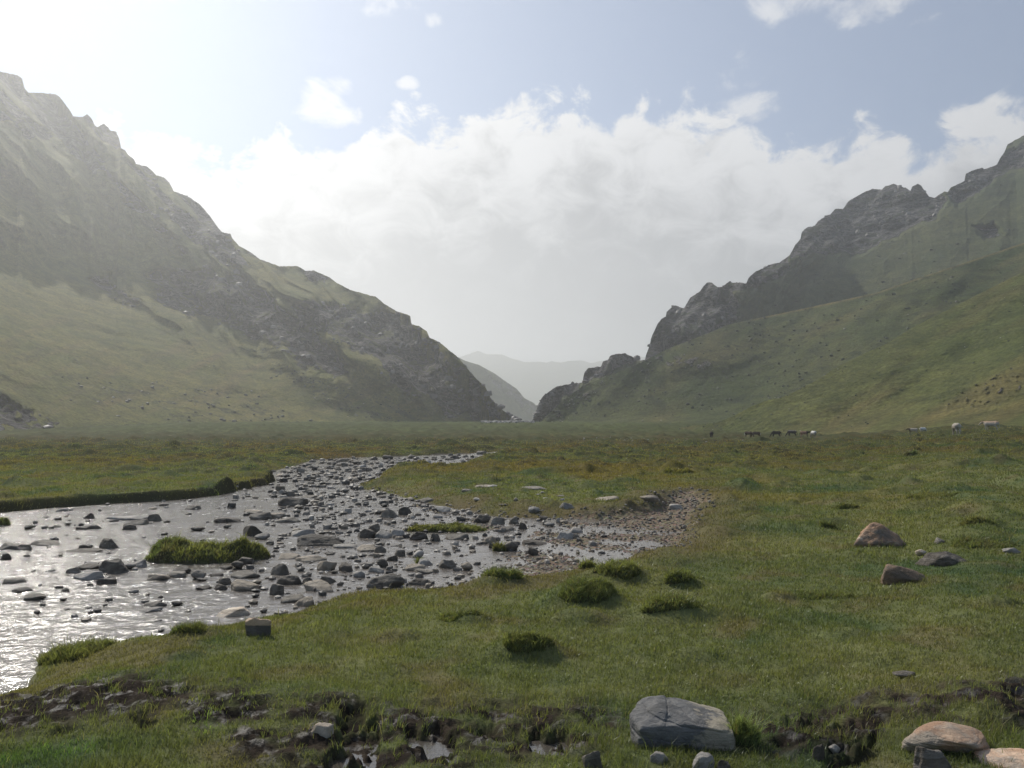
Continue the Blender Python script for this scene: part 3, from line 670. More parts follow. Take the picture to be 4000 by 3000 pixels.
def shape_normals(kind, r):
    rr = lambda a=.25: r.uniform(-a, a)
    if kind == 'slab':
        N = [(rr(.38), rr(.30) - .12, 1), (rr(.1), rr(.1), -1), (rr(.9), -.7, 1)]; D = [r.uniform(.28, .36), .4, .42]
        for k in range(6):
            a = k * math.pi / 3 + rr(.5); N.append((math.cos(a), math.sin(a), r.uniform(.0, 1.1))); D.append(r.uniform(.55, 1.05))
    elif kind == 'wedge':
        N = [(rr(.6), -.9, .8 + rr(.5)), (rr(.6), .9, 1.2 + rr(.5)), (0, 0, -1), (-.9, rr(.5), r.uniform(.2, 1.0)), (.9, rr(.5), r.uniform(.2, 1.0)), (rr(.4), rr(.4), 1)]; D = [r.uniform(.36, .5), r.uniform(.36, .5), .4, r.uniform(.55, .8), r.uniform(.55, .8), .46]
        for k in range(4): a = r.uniform(0, 6.28); N.append((math.cos(a), math.sin(a), r.uniform(0, .8))); D.append(r.uniform(.6, .85))
    elif kind == 'block':
        a0 = rr(.3); N = [(rr(.35), rr(.35), 1), (0, 0, -1)]; D = [.58, .5]
        for k in range(4):
            a = k * math.pi / 2 + a0 + rr(.2); N.append((math.cos(a), math.sin(a), rr(.2))); D.append(r.uniform(.7, .9))
        for k in range(3): N.append((rr(1), rr(1), .7)); D.append(.78)
    else:
        N = []; D = []
        for k in range(22):
            a = r.uniform(0, 6.28); z = r.uniform(-.6, 1); N.append((math.cos(a), math.sin(a), z)); D.append(r.uniform(.78, 1.0))
    return N, D
def rock_mesh_data(kind, w_, d_, h_, seed, sub, yaw=None, p=None, rough=None):
    r = random.Random(seed)
    N, D = shape_normals(kind, r)
    if kind != 'round':
        for _ in range(8): N.append((r.gauss(0, 1), r.gauss(0, 1), r.gauss(.3, .7))); D.append(r.uniform(.60, .90))
    V, f = poly_rock(N, D, sub, p or {'round': 9, 'slab': 26, 'wedge': 30, 'block': 34}[kind], rough if rough is not None else {'round': .08, 'slab': .11, 'wedge': .12, 'block': .10}[kind], seed)
    lo, hi = V.min(0), V.max(0)
    V = (V - (lo + hi) / 2) / (hi - lo)
    yw = r.uniform(-.5, .5) if yaw is None else yaw
    c, s_ = math.cos(yw), math.sin(yw)
    V = np.stack([V[:, 0] * c - V[:, 1] * s_, V[:, 0] * s_ + V[:, 1] * c, V[:, 2]], 1)
    lo, hi = V.min(0), V.max(0); V = (V - (lo + hi) / 2) / (hi - lo)
    V[:, 2] += .5 - .22
    return V * np.array([w_, d_, h_ / .78]), f
def place_rock(name, px, base, wpx, hpx, kind, mat, label, cat='rock', group=None, seed=None, water=False, sub=None, zoff=0, yaw=None):
    """px: middle, base: lowest row, wpx/hpx: extent in the photo"""
    if water:
        a, t = ray(px, base); D = float((ZW - H) / t); x, y, z = float(a) * D, D, ZW
    else: x, y, z = hit(px, base)
    w_ = wpx / F * y; tilt = (base - HZ) / F                     # seen from above: part of the height is the top's depth
    hh = hpx / F * y
    dep = w_ * {'slab': .7, 'wedge': .65, 'block': .65, 'round': .75}[kind]
    dep = min(dep, hh / max(tilt, .02) * .75) if kind == 'slab' else dep
    h_ = max(hh - .45 * dep * tilt * (1.7 if kind == 'slab' else 1.0), hh * .35) * (.85 if water else 1)
    seed = seed if seed is not None else int(px * 7 + base * 13) % 9973
    sub = sub or (5 if wpx > 150 else 4 if wpx > 55 else 3)
    V, f = rock_mesh_data(kind, w_, dep, h_, seed, sub, yaw)
    o = link_mesh(name, V, f, RM[mat], loc=(x * (y + dep * .42) / y, y + dep * .42, z + zoff))
    tag(o, label, cat, group); return o
# --- the boulders and stones of the meadow and the mud
def hull_rock(name, pts, mat, sub, p, rough, seed, loc, cracks=()):
    bm = bmesh.new(); [bm.verts.new(q) for q in pts]; bmesh.ops.convex_hull(bm, input=bm.verts[:]); bm.normal_update()
    c = Vector(np.mean(np.array(pts), 0)); N, D = [], []
    for fc in bm.faces:
        dd = (fc.verts[0].co - c).dot(fc.normal)
        if dd > 1e-4: N.append(fc.normal[:]); D.append(dd)
    pc = np.array(pts) - np.array(c); rc = np.random.default_rng(seed)
    for _ in range(9):
        dd = rc.normal(size=3); dd /= np.linalg.norm(dd); N.append(dd); D.append(max(1e-3, (pc @ dd).max() * rc.uniform(.86, .95)))
    bm.free(); N = np.array(N); D = np.array(D)
    v, f = ico(sub); q = np.clip(v @ N.T, 0, None) / D[None]; r = 1 / ((q ** p).sum(1) ** (1 / p)); V = v * r[:, None]
    L = r.mean()
    k = 1 / L
    V = V * (1 + rough * fbm(V[:, 0] * k * 1.5 + seed, V[:, 1] * k * 1.5, V[:, 2] * k * 1.5, 6, 720, .58) + rough * .35 * np.round(3 * pn(V[:, 0] * k * 1.1 + seed, V[:, 1] * k * 1.1, V[:, 2] * k * 2.6, 721)) / 3)[:, None]
    W_ = V + np.array(c)
    for nx_, d0, wd, dp in cracks:
        nx_ = np.array(nx_, float); L_ = W_ @ nx_ - d0 + .014 * fbm(W_[:, 0] * 9, W_[:, 1] * 9, W_[:, 2] * 9, 4, 731)
        W_ = W_ - (V / np.linalg.norm(V, axis=1)[:, None]) * (dp * np.exp(-(L_ / wd) ** 2) + dp * .5 * ss(0, wd * 2, L_) * ss(wd * 14, 0, L_))[:, None]
    return link_mesh(name, W_, f, RM[mat], loc=loc)
x, y, z = hit(2670, 2905)
S = y / F * 1.02
o = hull_rock('boulder', [(-.185 * 1, -.02, -.10), (-.20, .05, .12), (-.165, -.08, .10), (-.14, .16, .165), (-.06, .22, .178), (-.085, .02, .168), (.02, -.10, .12), (.19, -.10, .085), (.20, .14, .105), (.19, .20, .10),
                          (-.19, -.08, -.1), (.19, -.11, -.1), (.19, .2, -.1), (-.17, .2, -.1), (.05, .20, .135)], 'hero', 7, 60, .085, 3, (x, y + .05, z), cracks=[((.18, -.1, 1), .118, .0035, .011), ((1, .25, .3), .065, .003, .009), ((1, -.1, -.25), -.095, .003, .008), ((.1, -.2, 1), .045, .003, .007)])
o.scale = (1.70, 1.30, 1.25)
tag(o, 'large split grey boulder with a cream right end in the trampled mud', 'boulder')
place_rock('boulder', 3695, 2972, 330, 150, 'round', 'pink', 'pinkish cream boulder in the grass behind a dark pointed stone', 'boulder', sub=6, seed=11)
place_rock('boulder', 3640, 3040, 150, 120, 'wedge', 'dark', 'dark pointed stone in front of the pinkish cream boulder', 'rock', sub=5, seed=12, yaw=.1)
place_rock('boulder', 3990, 3040, 300, 120, 'slab', 'pink', 'flat pinkish slab cut off by the bottom right corner', 'rock', sub=5, seed=13)
place_rock('rock', 2576, 2984, 72, 44, 'block', 'light', 'small whitish stone in the grass below the split grey boulder', seed=14, sub=4)
place_rock('rock', 2316, 3010, 84, 84, 'block', 'grey', 'upright grey stone at the bottom edge among wet tufts', seed=15, sub=4)
place_rock('rock', 2746, 3020, 92, 74, 'block', 'light', 'pale angular stone at the bottom edge beside a dark wet one', seed=16, sub=4)
place_rock('rock', 2830, 3030, 60, 60, 'wedge', 'dark', 'dark wet stone right of a pale one at the bottom edge', seed=161, sub=4)
place_rock('rock', 3262, 2962, 44, 40, 'round', 'light', 'small whitish pebble beside a puddle in the mud', seed=17, sub=4)
place_rock('rock', 3198, 2972, 52, 66, 'wedge', 'dark', 'dark upright stone left of the whitish pebble by the puddle', seed=18, sub=4)
place_rock('rock', 1258, 2876, 84, 48, 'block', 'cream', 'small tan stone lying alone in the wet muddy grass', seed=19, sub=4)
place_rock('rock', 1013, 2482, 108, 74, 'block', 'capped', 'dark cube of rock with an orange top on the near river bank', seed=20, sub=5)
place_rock('rock', 912, 2410, 130, 48, 'slab', 'cream', 'flat pinkish cream slab at the water edge behind the dark cube', seed=21, sub=5, water=True)
def field_hull(px, base, wpx, pts, mat, sub, p, rough, seed, label, cat='boulder'):
    x, y, z = hit(px, base); k = wpx / F * y
    o = hull_rock('boulder', [(a * k, b * k + .2 * k, c * k) for a, b, c in pts], mat, sub, p, rough, seed, (x * (1 + .2 * k / y), y, z - .01)); return tag(o, label, cat)
field_hull(3455, 2140, 235, [(-.52, 0, -.1), (.50, .0, -.12), (-.3, .45, -.1), (.35, .45, -.1), (-.50, .0, .06), (-.36, .05, .20), (-.28, .25, .22), (-.15, .1, .40), (-.10, .15, .43), (-.02, .05, .36), (.12, .0, .24), (.20, .2, .27), (.50, .12, .0), (-.1, -.18, .06), (.1, -.16, .10)], 'rust', 6, 34, .17, 5, 'triangular pale and rusty boulder in the right hand meadow')
place_rock('boulder', 3690, 2214, 200, 60, 'wedge', 'dark', 'low dark ridge of rock with a yellowish tip in the meadow', 'boulder', seed=23, sub=5)
place_rock('rock', 3600, 2172, 42, 26, 'round', 'cream', 'yellowish lump of stone at the left end of the low dark ridge', seed=231, sub=4)
field_hull(3552, 2284, 208, [(-.50, 0, -.1), (.50, .0, -.1), (-.4, .4, -.1), (.4, .4, -.1), (-.50, .0, .16), (-.42, .02, .27), (-.30, .25, .33), (-.12, .10, .31), (.12, .08, .22), (.3, .25, .18), (.50, .1, .02), (-.2, -.10, .12), (.2, -.10, .06)], 'brown', 6, 24, .09, 9, 'smooth brown boulder lying alone in the right hand grass')
place_rock('rock', 3950, 2162, 78, 26, 'slab', 'light', 'small pale stone in the grass near the right edge', seed=25, sub=4)
place_rock('rock', 3672, 2124, 46, 24, 'wedge', 'grey', 'little grey stone behind the low dark ridge of rock', seed=27, sub=3)
place_rock('rock', 3530, 2652, 84, 34, 'round', 'dark', 'low dark stone half hidden in the foreground lawn', seed=26, sub=4)
place_rock('rock', 2372, 1956, 98, 20, 'slab', 'tan', 'long pale flat stone in the meadow behind the pool', seed=28, sub=4)
place_rock('rock', 2536, 1960, 72, 26, 'round', 'tan', 'tan ribbed stone in the meadow behind the gravel', seed=29, sub=4)
place_rock('rock', 2218, 1988, 66, 26, 'wedge', 'light', 'pale stone on the turf beyond the pool', seed=30, sub=4)
place_rock('rock', 2086, 2004, 46, 26, 'round', 'light', 'rounded pale stone on the turf left of the larger pale one', seed=31, sub=4)
place_rock('rock', 2087, 1915, 110, 18, 'slab', 'grey', 'thin grey slab lying across the turf far behind the pool', seed=32, sub=4)
place_rock('rock', 1890, 1905, 84, 12, 'slab', 'tan', 'thin pale slab on the turf right of the narrow river arm', seed=33, sub=4)
place_rock('rock', 2640, 1990, 56, 22, 'slab', 'light', 'pale stone at the head of the dry gravel run', seed=34, sub=4)
place_rock('rock', 2675, 2065, 20, 16, 'round', 'light', 'small pale stone at the right edge of the gravel', seed=35, sub=3)
print('boulders', time.time() - T0)
# --- the larger rocks of the river, one by one: x0, x1, y0, y1, kind, material, label
RR = [
 (1433, 1578, 2233, 2299, 'block', 'grey', 'large square grey block at the near edge of the stream'),
 (1587, 1690, 2256, 2288, 'wedge', 'dark', 'low dark stone right of the large square block'),
 (1153, 1352, 2080, 2136, 'wedge', 'dark', 'longest dark boulder in the middle of the stream'),
 (1189, 1311, 2258, 2312, 'slab', 'tan', 'tan topped slab with a dark front near the lawn'),
 (1180, 1220, 2250, 2280, 'wedge', 'grey', 'small grey stone touching the tan topped slab on its left'),
 (1246, 1314, 2248, 2280, 'wedge', 'dark', 'dark stone directly behind the tan topped slab'),
 (1099, 1205, 2316, 2358, 'slab', 'grey', 'wide grey slab meeting the near grass bank'),
 (1144, 1226, 2326, 2372, 'slab', 'tan', 'tan slab overlapping the wide grey one at the grass bank'),
 (1056, 1130, 2193, 2249, 'wedge', 'grey', 'pointed grey rock with a dark left face in the stream'),
 (1081, 1180, 2241, 2285, 'wedge', 'dark', 'broad dark wedge in front of the pointed grey rock'),
 (900, 1008, 2256, 2310, 'slab', 'tan', 'smooth sloping tan rock left of the dark wedge'),
 (900, 1010, 2225, 2262, 'slab', 'grey', 'flat grey rock behind the smooth sloping tan one'),
 (1054, 1108, 2274, 2324, 'block', 'grey', 'grey block leaning left in front of the dark wedge'),
 (1239, 1316, 2182, 2229, 'block', 'tan', 'rounded grey and tan rock between two dark ones in midstream'),
 (1320, 1378, 2193, 2233, 'block', 'dark', 'dark square rock right of the rounded grey and tan one'),
 (1379, 1427, 2225, 2256, 'slab', 'light', 'pale tilted slab behind the large square block'),
 (1470, 1517, 2177, 2217, 'round', 'dark', 'dark dome shaped rock above the square block'),
 (1508, 1553, 2168, 2192, 'block', 'dark', 'dark rock touching the dome shaped one on its right'),
 (1438, 1503, 2209, 2238, 'slab', 'light', 'long pale slab under the dark dome shaped rock'),
 (1542, 1584, 2143, 2172, 'wedge', 'grey', 'small grey triangle of rock right of midstream'),
 (1461, 1508, 2127, 2159, 'wedge', 'grey', 'sharp grey rock behind the dark dome shaped one'),
 (1393, 1479, 2123, 2156, 'slab', 'tan', 'tan layered slab left of a sharp grey rock'),
 (1300, 1400, 2122, 2142, 'slab', 'light', 'thin pale slab at the right end of the longest dark boulder'),
 (1388, 1465, 2060, 2104, 'wedge', 'dark', 'tall dark rock leaning against a pale slab'),
 (1438, 1485, 2039, 2077, 'block', 'grey', 'grey rock standing behind the tall dark leaning one'),
 (1465, 1535, 2066, 2104, 'slab', 'light', 'pale smooth slab right of the tall dark leaning rock'),
 (1519, 1580, 2064, 2096, 'slab', 'light', 'second pale slab further right in the same row'),
 (1600, 1672, 2072, 2111, 'wedge', 'dark', 'dark wedge between the pale slabs and the grassy islet'),
 (1678, 1722, 2078, 2115, 'wedge', 'grey', 'leaning grey stone beside the grassy islet'),
 (1737, 1833, 2078, 2109, 'slab', 'grey', 'long flat rock below the grassy islet'),
 (1479, 1558, 1981, 2023, 'wedge', 'grey', 'grey peaked rock in the upper middle of the stream'),
 (1556, 1610, 1975, 2012, 'wedge', 'dark', 'dark peaked rock near the turf point'),
 (1085, 1196, 1935, 1978, 'slab', 'dark', 'big dark flat boulder in the glittering upper stream'),
 (1176, 1250, 1932, 1946, 'slab', 'dark', 'low dark slab trailing right of the big flat boulder'),
 (977, 1060, 1994, 2032, 'slab', 'grey', 'pale grey whaleback rock left in the stream'),
 (1040, 1112, 2000, 2026, 'slab', 'tan', 'tan rock joined to the pale grey whaleback'),
 (952, 1030, 1986, 2008, 'slab', 'tan', 'flat tan slab awash behind the whaleback rock'),
 (950, 1030, 2044, 2093, 'wedge', 'dark', 'dark pyramid rock at the right end of the grass island'),
 (993, 1050, 2080, 2109, 'round', 'light', 'pale rounded rock in front of the dark pyramid'),
 (1070, 1174, 2014, 2042, 'slab', 'grey', 'flat grey slab right of the whaleback rock'),
 (1126, 1228, 2060, 2095, 'slab', 'light', 'pale streaked rock behind the longest dark boulder'),
 (1090, 1173, 2157, 2186, 'slab', 'tan', 'tan flat rock above the pointed grey one'),
 (1153, 1268, 2166, 2197, 'slab', 'tan', 'long tan rock beside another flat tan one in midstream'),
 (1580, 1662, 2198, 2231, 'slab', 'tan', 'pale tan rock at the edge of the shallows'),
 (1617, 1709, 2216, 2242, 'slab', 'grey', 'long low grey rock in front of a pale tan one'),
 (1632, 1695, 2177, 2211, 'slab', 'light', 'tilted pale blue grey slab in the shallows'),
 (1714, 1786, 2180, 2220, 'wedge', 'grey', 'grey angular rock at the start of the gravel'),
 (1800, 1847, 2193, 2229, 'round', 'tan', 'rounded tan stone on the gravel beside a tuft'),
 (1608, 1655, 2143, 2181, 'round', 'light', 'pale rounded rock with a grass tuft below it'),
 (1968, 2024, 2107, 2154, 'round', 'grey', 'round grey rock with grass growing against it in the pool'),
 (2058, 2103, 2132, 2172, 'block', 'dark', 'dark cube of stone reflected in the pool'),
 (1886, 1938, 2089, 2125, 'wedge', 'tan', 'tan sloping rock in the left part of the pool'),
 (2040, 2141, 2103, 2131, 'slab', 'dark', 'long dark slab lying across the pool'),
 (2171, 2243, 2073, 2109, 'wedge', 'light', 'pale scooped rock on the gravel beyond the pool'),
 (2225, 2277, 2055, 2082, 'slab', 'light', 'pale slab behind the scooped rock'),
 (1956, 2010, 2055, 2077, 'slab', 'dark', 'small dark slab at the back of the pool'),
 (1988, 2028, 2012, 2048, 'block', 'grey', 'grey block at the turf edge behind the pool'),
 (2024, 2060, 2036, 2068, 'wedge', 'dark', 'dark pointed stone right of the grey block'),
 (2107, 2141, 2012, 2038, 'round', 'dark', 'dark rounded stone at the turf edge behind the gravel'),
 (2171, 2191, 2020, 2042, 'wedge', 'light', 'small white upright stone behind the gravel'),
 (2126, 2168, 2036, 2058, 'round', 'light', 'light stone lying below the dark rounded one'),
 (1850, 1925, 2006, 2044, 'wedge', 'dark', 'dark rock at the back bank between turf and islet'),
 (1905, 1975, 2016, 2050, 'wedge', 'grey', 'broad grey rock along the back bank'),
 (1700, 1760, 1975, 2004, 'round', 'light', 'pale boulder on the bank above the grassy islet'),
 (1640, 1700, 1940, 1966, 'slab', 'grey', 'grey bank stone at the tip of the turf point'),
 (0, 88, 2114, 2150, 'slab', 'grey', 'flat grey rock at the left edge of the river'),
 (122, 237, 2105, 2134, 'slab', 'grey', 'long ridged grey rock right of the one at the left edge'),
 (60, 128, 2124, 2150, 'wedge', 'dark', 'small grey wedge between two long rocks at the left'),
 (384, 468, 2096, 2143, 'wedge', 'dark', 'steep dark rock pair in the open glitter left of the grass island'),
 (306, 352, 2125, 2146, 'block', 'dark', 'small dark block left of the steep dark pair'),
 (249, 395, 2141, 2159, 'slab', 'dark', 'thin black slab just above the water in the glitter'),
 (384, 499, 2173, 2240, 'wedge', 'grey', 'grey rock with split front below the grass island left end'),
 (290, 390, 2196, 2226, 'slab', 'dark', 'dark flat rock left of the split grey one'),
 (484, 531, 2195, 2226, 'round', 'light', 'rounded light rock right of the split grey one'),
 (510, 572, 2180, 2218, 'slab', 'light', 'pale capped rock tight against the grass island'),
 (255, 315, 2212, 2240, 'wedge', 'grey', 'grey rock at the left end of the row below the island'),
 (289, 400, 2222, 2267, 'slab', 'light', 'broad white topped rock in the left channel'),
 (375, 463, 2254, 2285, 'wedge', 'dark', 'dark triangular rock right of the white topped one'),
 (14, 97, 2254, 2283, 'slab', 'dark', 'dark oval rock near the left edge of the lower river'),
 (45, 120, 2290, 2317, 'slab', 'dark', 'second dark oval rock below the first at the left'),
 (99, 183, 2313, 2346, 'round', 'grey', 'low grey domed rock in the lower left glitter'),
 (131, 158, 2384, 2401, 'round', 'dark', 'lonely small dark stone in the lower left glitter'),
 (669, 716, 2344, 2367, 'round', 'dark', 'small dark stone in open water above the near bank'),
 (565, 648, 2344, 2371, 'slab', 'grey', 'grey stone left of the small dark one in open water'),
 (529, 630, 2367, 2391, 'slab', 'light', 'flat white stone awash near the lower bank'),
 (538, 575, 2338, 2348, 'slab', 'dark', 'thin dark stone in open water at the lower left'),
 (616, 636, 2326, 2338, 'wedge', 'dark', 'tiny dark peak of rock in the open lower water'),
 (664, 743, 2207, 2245, 'slab', 'dark', 'dark capped rock in front of the grass island'),
 (579, 662, 2234, 2269, 'slab', 'tan', 'oval pale brown rock in front of the grass island'),
 (660, 730, 2227, 2258, 'slab', 'grey', 'grey rock right of the oval pale brown one'),
 (746, 807, 2220, 2266, 'round', 'grey', 'round grey rock right of the island front'),
 (770, 806, 2256, 2273, 'round', 'dark', 'small dark stone under the round grey rock'),
 (820, 872, 2236, 2254, 'slab', 'dark', 'dark flat stone between island and tan rock'),
 (852, 900, 2252, 2285, 'block', 'dark', 'dark lumpy rock left of the smooth sloping tan one'),
 (762, 822, 2284, 2304, 'slab', 'dark', 'dark low stone in open water left of two dark ones'),
 (836, 888, 2278, 2306, 'wedge', 'dark', 'dark wedge stone left of the smooth sloping tan rock'),
 (930, 990, 2172, 2206, 'block', 'dark', 'dark rock just right of the grass island'),
 (905, 950, 2186, 2224, 'round', 'grey', 'pale rounded rock right of the grass island'),
 (854, 905, 2208, 2226, 'slab', 'dark', 'thin dark rock at the lower right of the grass island'),
 (307, 398, 2046, 2070, 'slab', 'dark', 'oblong dark rock in the glitter above the grass island'),
 (479, 535, 2042, 2070, 'block', 'dark', 'dark block above the left end of the grass island'),
 (497, 572, 2023, 2052, 'slab', 'grey', 'grey ridged rock behind the dark block'),
 (325, 368, 2001, 2027, 'wedge', 'dark', 'dark tilted stone near the far bank at left'),
 (576, 630, 2002, 2036, 'wedge', 'grey', 'grey boulder at the end of a pale drowned slab'),
 (420, 585, 2006, 2032, 'slab', 'light', 'long pale drowned slab near the far bank'),
 (95, 138, 2048, 2068, 'round', 'grey', 'small grey rounded rock in the upper left glitter'),
 (0, 42, 2157, 2190, 'wedge', 'dark', 'dark pointed rock cut by the left edge'),
 (719, 789, 1972, 1991, 'wedge', 'grey', 'grey wedge stone under the dark far bank'),
 (832, 890, 2019, 2043, 'slab', 'dark', 'dark low rock left of the joined whaleback pair'),
 (870, 947, 2017, 2042, 'slab', 'dark', 'dark cracked rock touching the low dark one'),
 (745, 800, 2052, 2075, 'round', 'grey', 'grey stone peeping over the grass island top'),
 (870, 905, 2046, 2064, 'round', 'grey', 'round stone behind the right end of the island'),
 (1190, 1240, 2380, 2400, 'slab', 'grey', None),
]
n_riv = 0
for x0, x1, y0, y1, kind, mat, lab in RR:
    if not lab: continue
    place_rock('river_rock', (x0 + x1) / 2, y1 - 1, (x1 - x0) * 1.03, (y1 - y0), kind, mat, lab, 'rock', 'rocks standing in the stream', water=True); n_riv += 1
print('river rocks', n_riv, time.time() - T0)
# --- smaller stones, scattered where the photo shows them
zones = [  # polygon px, count, size px range, label, group, water
 ([(1080, 1850), (1216, 1805), (1540, 1790), (1900, 1772), (1880, 1790), (1800, 1812), (1560, 1816), (1500, 1836), (1470, 1870), (1400, 1900), (1250, 1900), (1100, 1870)], 95, (16, 56),
  'small grey stone in the far narrow riffle of the stream', 'stones of the far riffle'),
 ([(1180, 1900), (1400, 1900), (1600, 1950), (1850, 2000), (1840, 2080), (1560, 2110), (1250, 2080), (1200, 1990)], 85, (12, 48), 'small wet stone below the turf point in the middle of the stream', 'stones below the turf point'),
 ([(40, 2010), (560, 1968), (1050, 1900), (1100, 1960), (950, 1990), (700, 2040), (300, 2080), (60, 2080)], 24, (14, 60), 'small dark stone in the glittering water under the far bank', 'stones under the far bank'),
 ([(1050, 2110), (1560, 2130), (1600, 2290), (1420, 2290), (1240, 2330), (1040, 2260)], 60, (10, 34), 'small stone between the larger rocks of midstream', 'small stones of midstream'),
 ([(40, 2150), (520, 2230), (560, 2340), (100, 2420), (20, 2300)], 8, (20, 40), 'small dark stone in the open lower left water', 'stones of the lower left water')]
rz = random.Random(5)
def inside(px, py, P): return float(sdpoly(np.array([px]), np.array([py]), P)[0]) > 0
taken = [((a + b) / 2, (c + d) / 2, (b - a) / 2, (d - c) / 2) for a, b, c, d, *_ in RR]
for P, cnt, (s0, s1), lab, grp in zones:
    xs = [q[0] for q in P]; ys = [q[1] for q in P]; k = 0; tries = 0
    while k < cnt and tries < 4000:
        tries += 1
        px = rz.uniform(min(xs), max(xs)); py = rz.uniform(min(ys), max(ys))
        if not inside(px, py, P): continue
        w_ = s0 + (s1 - s0) * rz.random() ** 1.8
        w_ *= .6 + .4 * (py - 1700) / 500 if 'riffle' not in lab else 1
        if any(abs(px - tx) < tw + w_ * .45 and abs(py - ty) < th + w_ * .15 for tx, ty, tw, th in taken): continue
        taken.append((px, py, w_ * .4, w_ * .12))
        kind = rz.choice(['slab', 'slab', 'wedge', 'block', 'round']); mat = rz.choice(['grey', 'dark', 'dark', 'grey', 'light', 'tan'])
        place_rock('river_stone', px, py, w_, w_ * rz.uniform(.28, .5), kind, mat, lab, 'stone', grp, water=True, seed=rz.randrange(9999), sub=3); k += 1
# stones on the turf beyond the stream
TB = [(1700, 1940), (1900, 1900), (2150, 1930), (2300, 1960), (2260, 2005), (1950, 1990)]
for k in range(12):
    while True:
        px = rz.uniform(1640, 2320); py = rz.uniform(1880, 2010)
        if inside(px, py, TB): break
    place_rock('turf_stone', px, py, rz.uniform(18, 44), rz.uniform(7, 14), rz.choice(['slab', 'round']), rz.choice(['light', 'light', 'tan', 'grey']), 'small pale stone half sunk in the turf beyond the stream', 'stone', 'stones in the turf beyond the stream', seed=rz.randrange(9999), sub=3)
print('stones', time.time() - T0)

# --- gravel: thousands of pebbles as one object
def low_rock(seed):
    V, f = rock_mesh_data(['slab', 'round', 'wedge', 'block'][seed % 4], 1, .8, .5, seed, 1, p=10, rough=.02); return V, f
PRO = [low_rock(800 + k) for k in range(8)]
def scatter(name, xs, ys, zs, sizes, mat, cols, label):
    Vs, Fs, Cs = [], [], []; off = 0
    for k in range(len(PRO)):
        idx = np.arange(len(xs)) % len(PRO) == k; m_ = idx.sum()
        if not m_: continue
        V, f = PRO[k]; a = rng.uniform(0, 6.28, m_); c, s_ = np.cos(a), np.sin(a)
        X = (V[None, :, 0] * c[:, None] - V[None, :, 1] * s_[:, None]) * sizes[idx, None] + xs[idx, None]
        Y = (V[None, :, 0] * s_[:, None] + V[None, :, 1] * c[:, None]) * sizes[idx, None] + ys[idx, None]
        Z = V[None, :, 2] * sizes[idx, None] * rng.uniform(.6, 1.2, m_)[:, None] + zs[idx, None]
        Vs.append(np.stack([X, Y, Z], -1).reshape(-1, 3))
        Fs.append((f[None] + (np.arange(m_) * len(V))[:, None, None] + off).reshape(-1, 3)); off += m_ * len(V)
        Cs.append(np.repeat(cols[idx], len(V), 0))
    o = link_mesh(name, np.concatenate(Vs), np.concatenate(Fs), mat, attrs={'tint': np.concatenate(Cs)}, smooth=False)
    tag(o, kind='stuff'); return o
m_peb, n = material('pebbles'); P = n.pos()
n.surf(n.mix(1.0, n.attr('tint', False), n.mix(n.noise(P, 60, 3, .6), (.7, .7, .7), (1.3, 1.3, 1.3)), 'MULTIPLY'), .6, None, .35)
N_ = 60000
D = np.exp(rng.uniform(math.log(8), math.log(32), N_)); A = rng.uniform(-.6, .35, N_); X, Y = A * D, D
gsd = np.maximum(sdpoly(X, Y, GRAVEL), sdpoly(X, Y, BARE_L)) + .25 * fbm(X / .8, Y / .8, 0, 3, 5); rsd = sdpoly(X, Y, RIVER)
keep = (gsd > -.35) | ((rsd > -.25) & (rng.random(N_) < np.where(A > -.33, .38, .08)) & (D > 9.5)) | ((np.abs(rsd) < .35) & (X > -.30 * Y + 1) & (rng.random(N_) < .5))
keep &= rng.random(N_) < np.clip(D / 16, .35, 1)
X, Y = X[keep], Y[keep]; Z = ground(X, Y)
Z = np.where(rsd[keep] > 0, np.maximum(Z, ZW - .035), Z)
sz = .56 * np.clip(.025 + .10 * rng.random(len(X)) ** 5, 0, .13) * np.clip(Y / 13, .8, 2)
base = np.array([[.21, .175, .135], [.14, .125, .105], [.30, .27, .22], [.25, .19, .125], [.11, .10, .085]])[rng.integers(0, 5, len(X))]
scatter('gravel', X, Y, Z, sz, m_peb, base * rng.uniform(.45, .9, (len(X), 1)), '')
# fist to head sized stones lying awash between the rocks of the stream
N_ = 5200
D = np.exp(rng.uniform(math.log(9.3), math.log(62), N_)); A = rng.uniform(-.62, .12, N_); X, Y = A * D, D
rsd = sdpoly(X, Y, RIVER); qx, qy = proj(X, Y, 0 * X + ZW)
pz = ss(900, 1250, qx) * ss(-.1, .4, fbm(X / 1.5, Y / 2.5, 0, 3, 843) + .35) + .12
keep = (rsd > .1) & (rng.random(N_) < pz); X, Y = X[keep], Y[keep]
sz = np.clip(.05 + .17 * rng.random(len(X)) ** 2.5, 0, .2) * np.clip(Y / 17, .75, 2.2)
base = np.array([[.17, .15, .125], [.09, .08, .068], [.27, .245, .21], [.21, .175, .13], [.06, .055, .048]])[rng.integers(0, 5, len(X))]
scatter('stream_pebbles', X, Y, 0 * X + ZW - .012, sz, m_peb, base * rng.uniform(.6, 1.1, (len(X), 1)), '')
# rubble in the gap at the mouth of the gorge, on the right-hand slopes and at the foot of the left mountain
pts = []
for k in range(900):
    px = rz.uniform(1880, 2085); D = rz.uniform(300, 420); pts.append(((px - 2000) / F * D, D, rz.uniform(.4, 1.6)))
for k in range(90):
    px = rz.gauss(2480, 150); D = rz.gauss(118, 12); pts.append(((px - 2000) / F * D, D, rz.uniform(.1, .4)))
pts = np.array(pts); X, Y = pts[:, 0], pts[:, 1]
base = .62 * np.array([[.30, .28, .26], [.2, .19, .18], [.4, .38, .35]])[rng.integers(0, 3, len(X))]
scatter('far_rubble', X, Y, ground(X, Y), pts[:, 2], m_peb, base, '')
